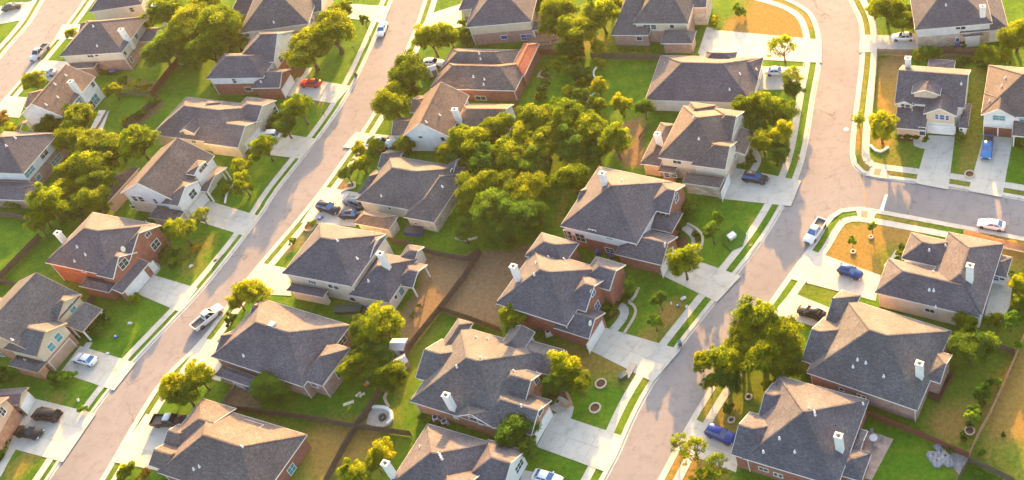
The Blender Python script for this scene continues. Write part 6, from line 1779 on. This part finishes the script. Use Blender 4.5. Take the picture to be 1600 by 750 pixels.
# rock garden
for i, (x, y, s, lab) in enumerate(((1458, 714, 1.0, 'leftmost grey rock of the rock garden'), (1464, 722, .9, 'lowest grey rock of the rock garden'), (1470, 708, .9, 'grey rock in the middle of the rock garden'), (1477, 716, 1.1, 'largest grey rock of the rock garden'), (1484, 724, .8, 'grey rock at the lower right of the rock garden'), (1466, 699, .7, 'small grey rock at the top of the rock garden'))):
    r = random.Random(i); mb = MB(); n = 9
    rings = [(0, 1.0), (.35, .95), (.62, .6), (.75, .15)]
    for (z0, k0), (z1, k1) in zip(rings[:-1], rings[1:]):
        for q in range(n):
            f = lambda kk, qq, zz: (s * kk * (1 + .22 * math.sin(qq * 2.3 + i)) * math.cos(2 * math.pi * (qq % n) / n), s * kk * (1 + .2 * math.cos((qq % n) * 1.7 + i)) * math.sin(2 * math.pi * (qq % n) / n), zz * s)
            mb.quad(f(k0, q % n, z0), f(k0, (q + 1) % n, z0), f(k1, (q + 1) % n, z1), f(k1, q % n, z1))
    p = at(x, y); tag(mb.build('garden_rock', M['stonegrey'], None, (p.x, p.y, GZ - .03)), lab, 'rock', 'rocks of the rock garden')
flat_poly('gravel_bed', 'grey gravel corner behind the rock garden', [(1464, 706), (1482, 704), (1514, 716), (1500, 744), (1490, 730)], M['stonegrey'], 0.16)
# loose planks and seats on the dark lawn
def plank(label, px, L_, w_, rot):
    t = thing('garden_bench', label, 'bench', px, rot, 'pale benches on the dark lawn')
    mb = MB(); mb.box(-L_ / 2, L_ / 2, -w_ / 2, w_ / 2, .36, .44); mb.build('seat', M['wood'], t)
    for x in (-L_ / 2 + .2, L_ / 2 - .2):
        mb = MB(); mb.box(x - .05, x + .05, -w_ / 2 + .04, w_ / 2 - .04, 0, .36); mb.build('leg', M['wood'], t)
plank('long pale bench lowest on the dark green lawn', (546, 632), 1.7, .55, .25); plank('short pale bench left of the pair on the dark lawn', (561, 618), 1.0, .4, .7); plank('short pale bench right of the pair on the dark lawn', (567, 619), 1.0, .4, .7)
def toy(label, px, col, s=.5):
    t = thing('garden_toy', label, 'toy', px, RT.uniform(0, 3), 'toys left on the lawns')
    mb = MB(); mb.box(-s, s, -s * .5, s * .5, .08, .3); mb.build('body', col, t)
    mb = MB(); mb.box(-s * .3, s * .3, -s * .35, s * .35, .3, .5); mb.build('top', M['pipe'], t)
toy('orange toy slide beside the oak group on the dark lawn', (576, 599), plain('orange_plastic', (.62, .16, .02), .5), .7)
toy('white toy by the small dark tree on the lawn', (1068, 467), M['trim'], .45); toy('teal toy lowest on the lawn with the small dark tree', (1059, 479), M['bin_teal'], .35); toy('pale toy left on the lawn with the small dark tree', (1049, 475), M['trim'], .25)
toy('pale toy near the pavement on the lawn with the small dark tree', (1073, 480), M['trim'], .25)
toy('dark blue toy in the middle of the bright left lawn', (182, 527), M['bin_blue'], .4); toy('grey toy near the bin on the bright left lawn', (204, 506), M['pipe'], .35); toy('white toy at the edge of the left lawn above the white car', (169, 553), M['trim'], .25)
toy('white toy on the lawn above the wide driveway', (123, 626), M['trim'], .3); toy('white ball shaped thing on the lawn of the red brick house', (299, 417), M['trim'], .35); toy('blue mat on the driveway with three dark cars', (501, 342), M['bin_blue'], .55)
toy('blue and orange play things on the raised deck', (1562, 472), M['bin_blue'], .8); toy('blue cushion at the right rim of the raised deck', (1569, 482), M['bin_blue'], .4)
toy('white item beside the porch grass near the corner pool wall', (897, 167), M['trim'], .3)
def post_thing(label, px, h=1.1, m='trim', name='mailbox', cat='mailbox'):
    t = thing(name, label, cat, px)
    mb = MB(); mb.box(-.05, .05, -.05, .05, 0, h); mb.build('post', M['fence_grey'], t)
    mb = MB(); mb.box(-.14, .14, -.28, .28, h, h + .18); mb.tube([(0, -.28, h + .18), (0, .28, h + .18)], [.14, .14], 10); mb.build('box', M[m], t)
post_thing('small mailbox post by the pavement in front of the stone house', (1249, 250), .9, 'tactile'); post_thing('white mailbox on the lawn of the pyramid roofed house', (1261, 446), 1.2); post_thing('brown mailbox at the pavement of the ranch house', (508, 182), 1.0, 'fence')
post_thing('mailbox at the pavement by the thin orange tree', (1257, 104), 1.0, 'stonepale'); post_thing('mailbox on the pavement strip near the white car at top centre', (580, 62), 1.0, 'stonepale'); post_thing('dark mailbox at the end of the brown planting near the top lawn', (554, 78), .9, 'black')
# round covers and kerb inlets
for lab, px, r, m in (('round manhole cover on the pavement above the storm drain at right', (1173, 383), .34, 'black'), ('round manhole cover on the pavement at the left street', (336, 407), .34, 'black'), ('white round cover on the curving street', (1322, 202), .45, 'trim'), ('dark manhole on the long street', (454, 328), .4, 'joint')):
    t = None; p = at(*px, .17 if 'pavement' in lab else .01)
    mb = MB(); mb.tube([(0, 0, 0), (0, 0, .03)], [r, r], 16); tag(mb.build('manhole_cover', M[m], None, (p.x, p.y, .155 if 'pavement' in lab else .0)), lab, 'manhole cover')
for lab, a0, a1 in (('black storm drain opening in the kerb at right', (1187, 378), (1173, 396)), ('black storm drain opening in the kerb at the left street', (349, 398), (331, 420))):
    A_, B_ = at(*a0, .1), at(*a1, .1); mb = MB(); mb.bar((0, 0, 0), B_ - A_, .16, .12)
    tag(mb.build('storm_drain', M['black'], None, (A_.x, A_.y, .11)), lab, 'storm drain')
print('objects', len(bpy.data.objects))
# ------------------------------------------------------------------ warm evening air
m_ = bpy.data.materials.new('evening_haze'); m_.use_nodes = True
n_ = m_.node_tree; n_.nodes.remove(n_.nodes['Principled BSDF'])
vp = n_.nodes.new('ShaderNodeVolumePrincipled')
vp.inputs['Color'].default_value = (1.0, 0.93, 0.76, 1); vp.inputs['Density'].default_value = 0.000065; vp.inputs['Anisotropy'].default_value = 0.4
n_.links.new(vp.outputs[0], n_.nodes['Material Output'].inputs['Volume'])
mb = MB(); mb.box(-330, 330, -180, 330, -1.3, 152)
tag(mb.build('haze', m_), 'warm evening haze over the neighbourhood', kind='stuff')
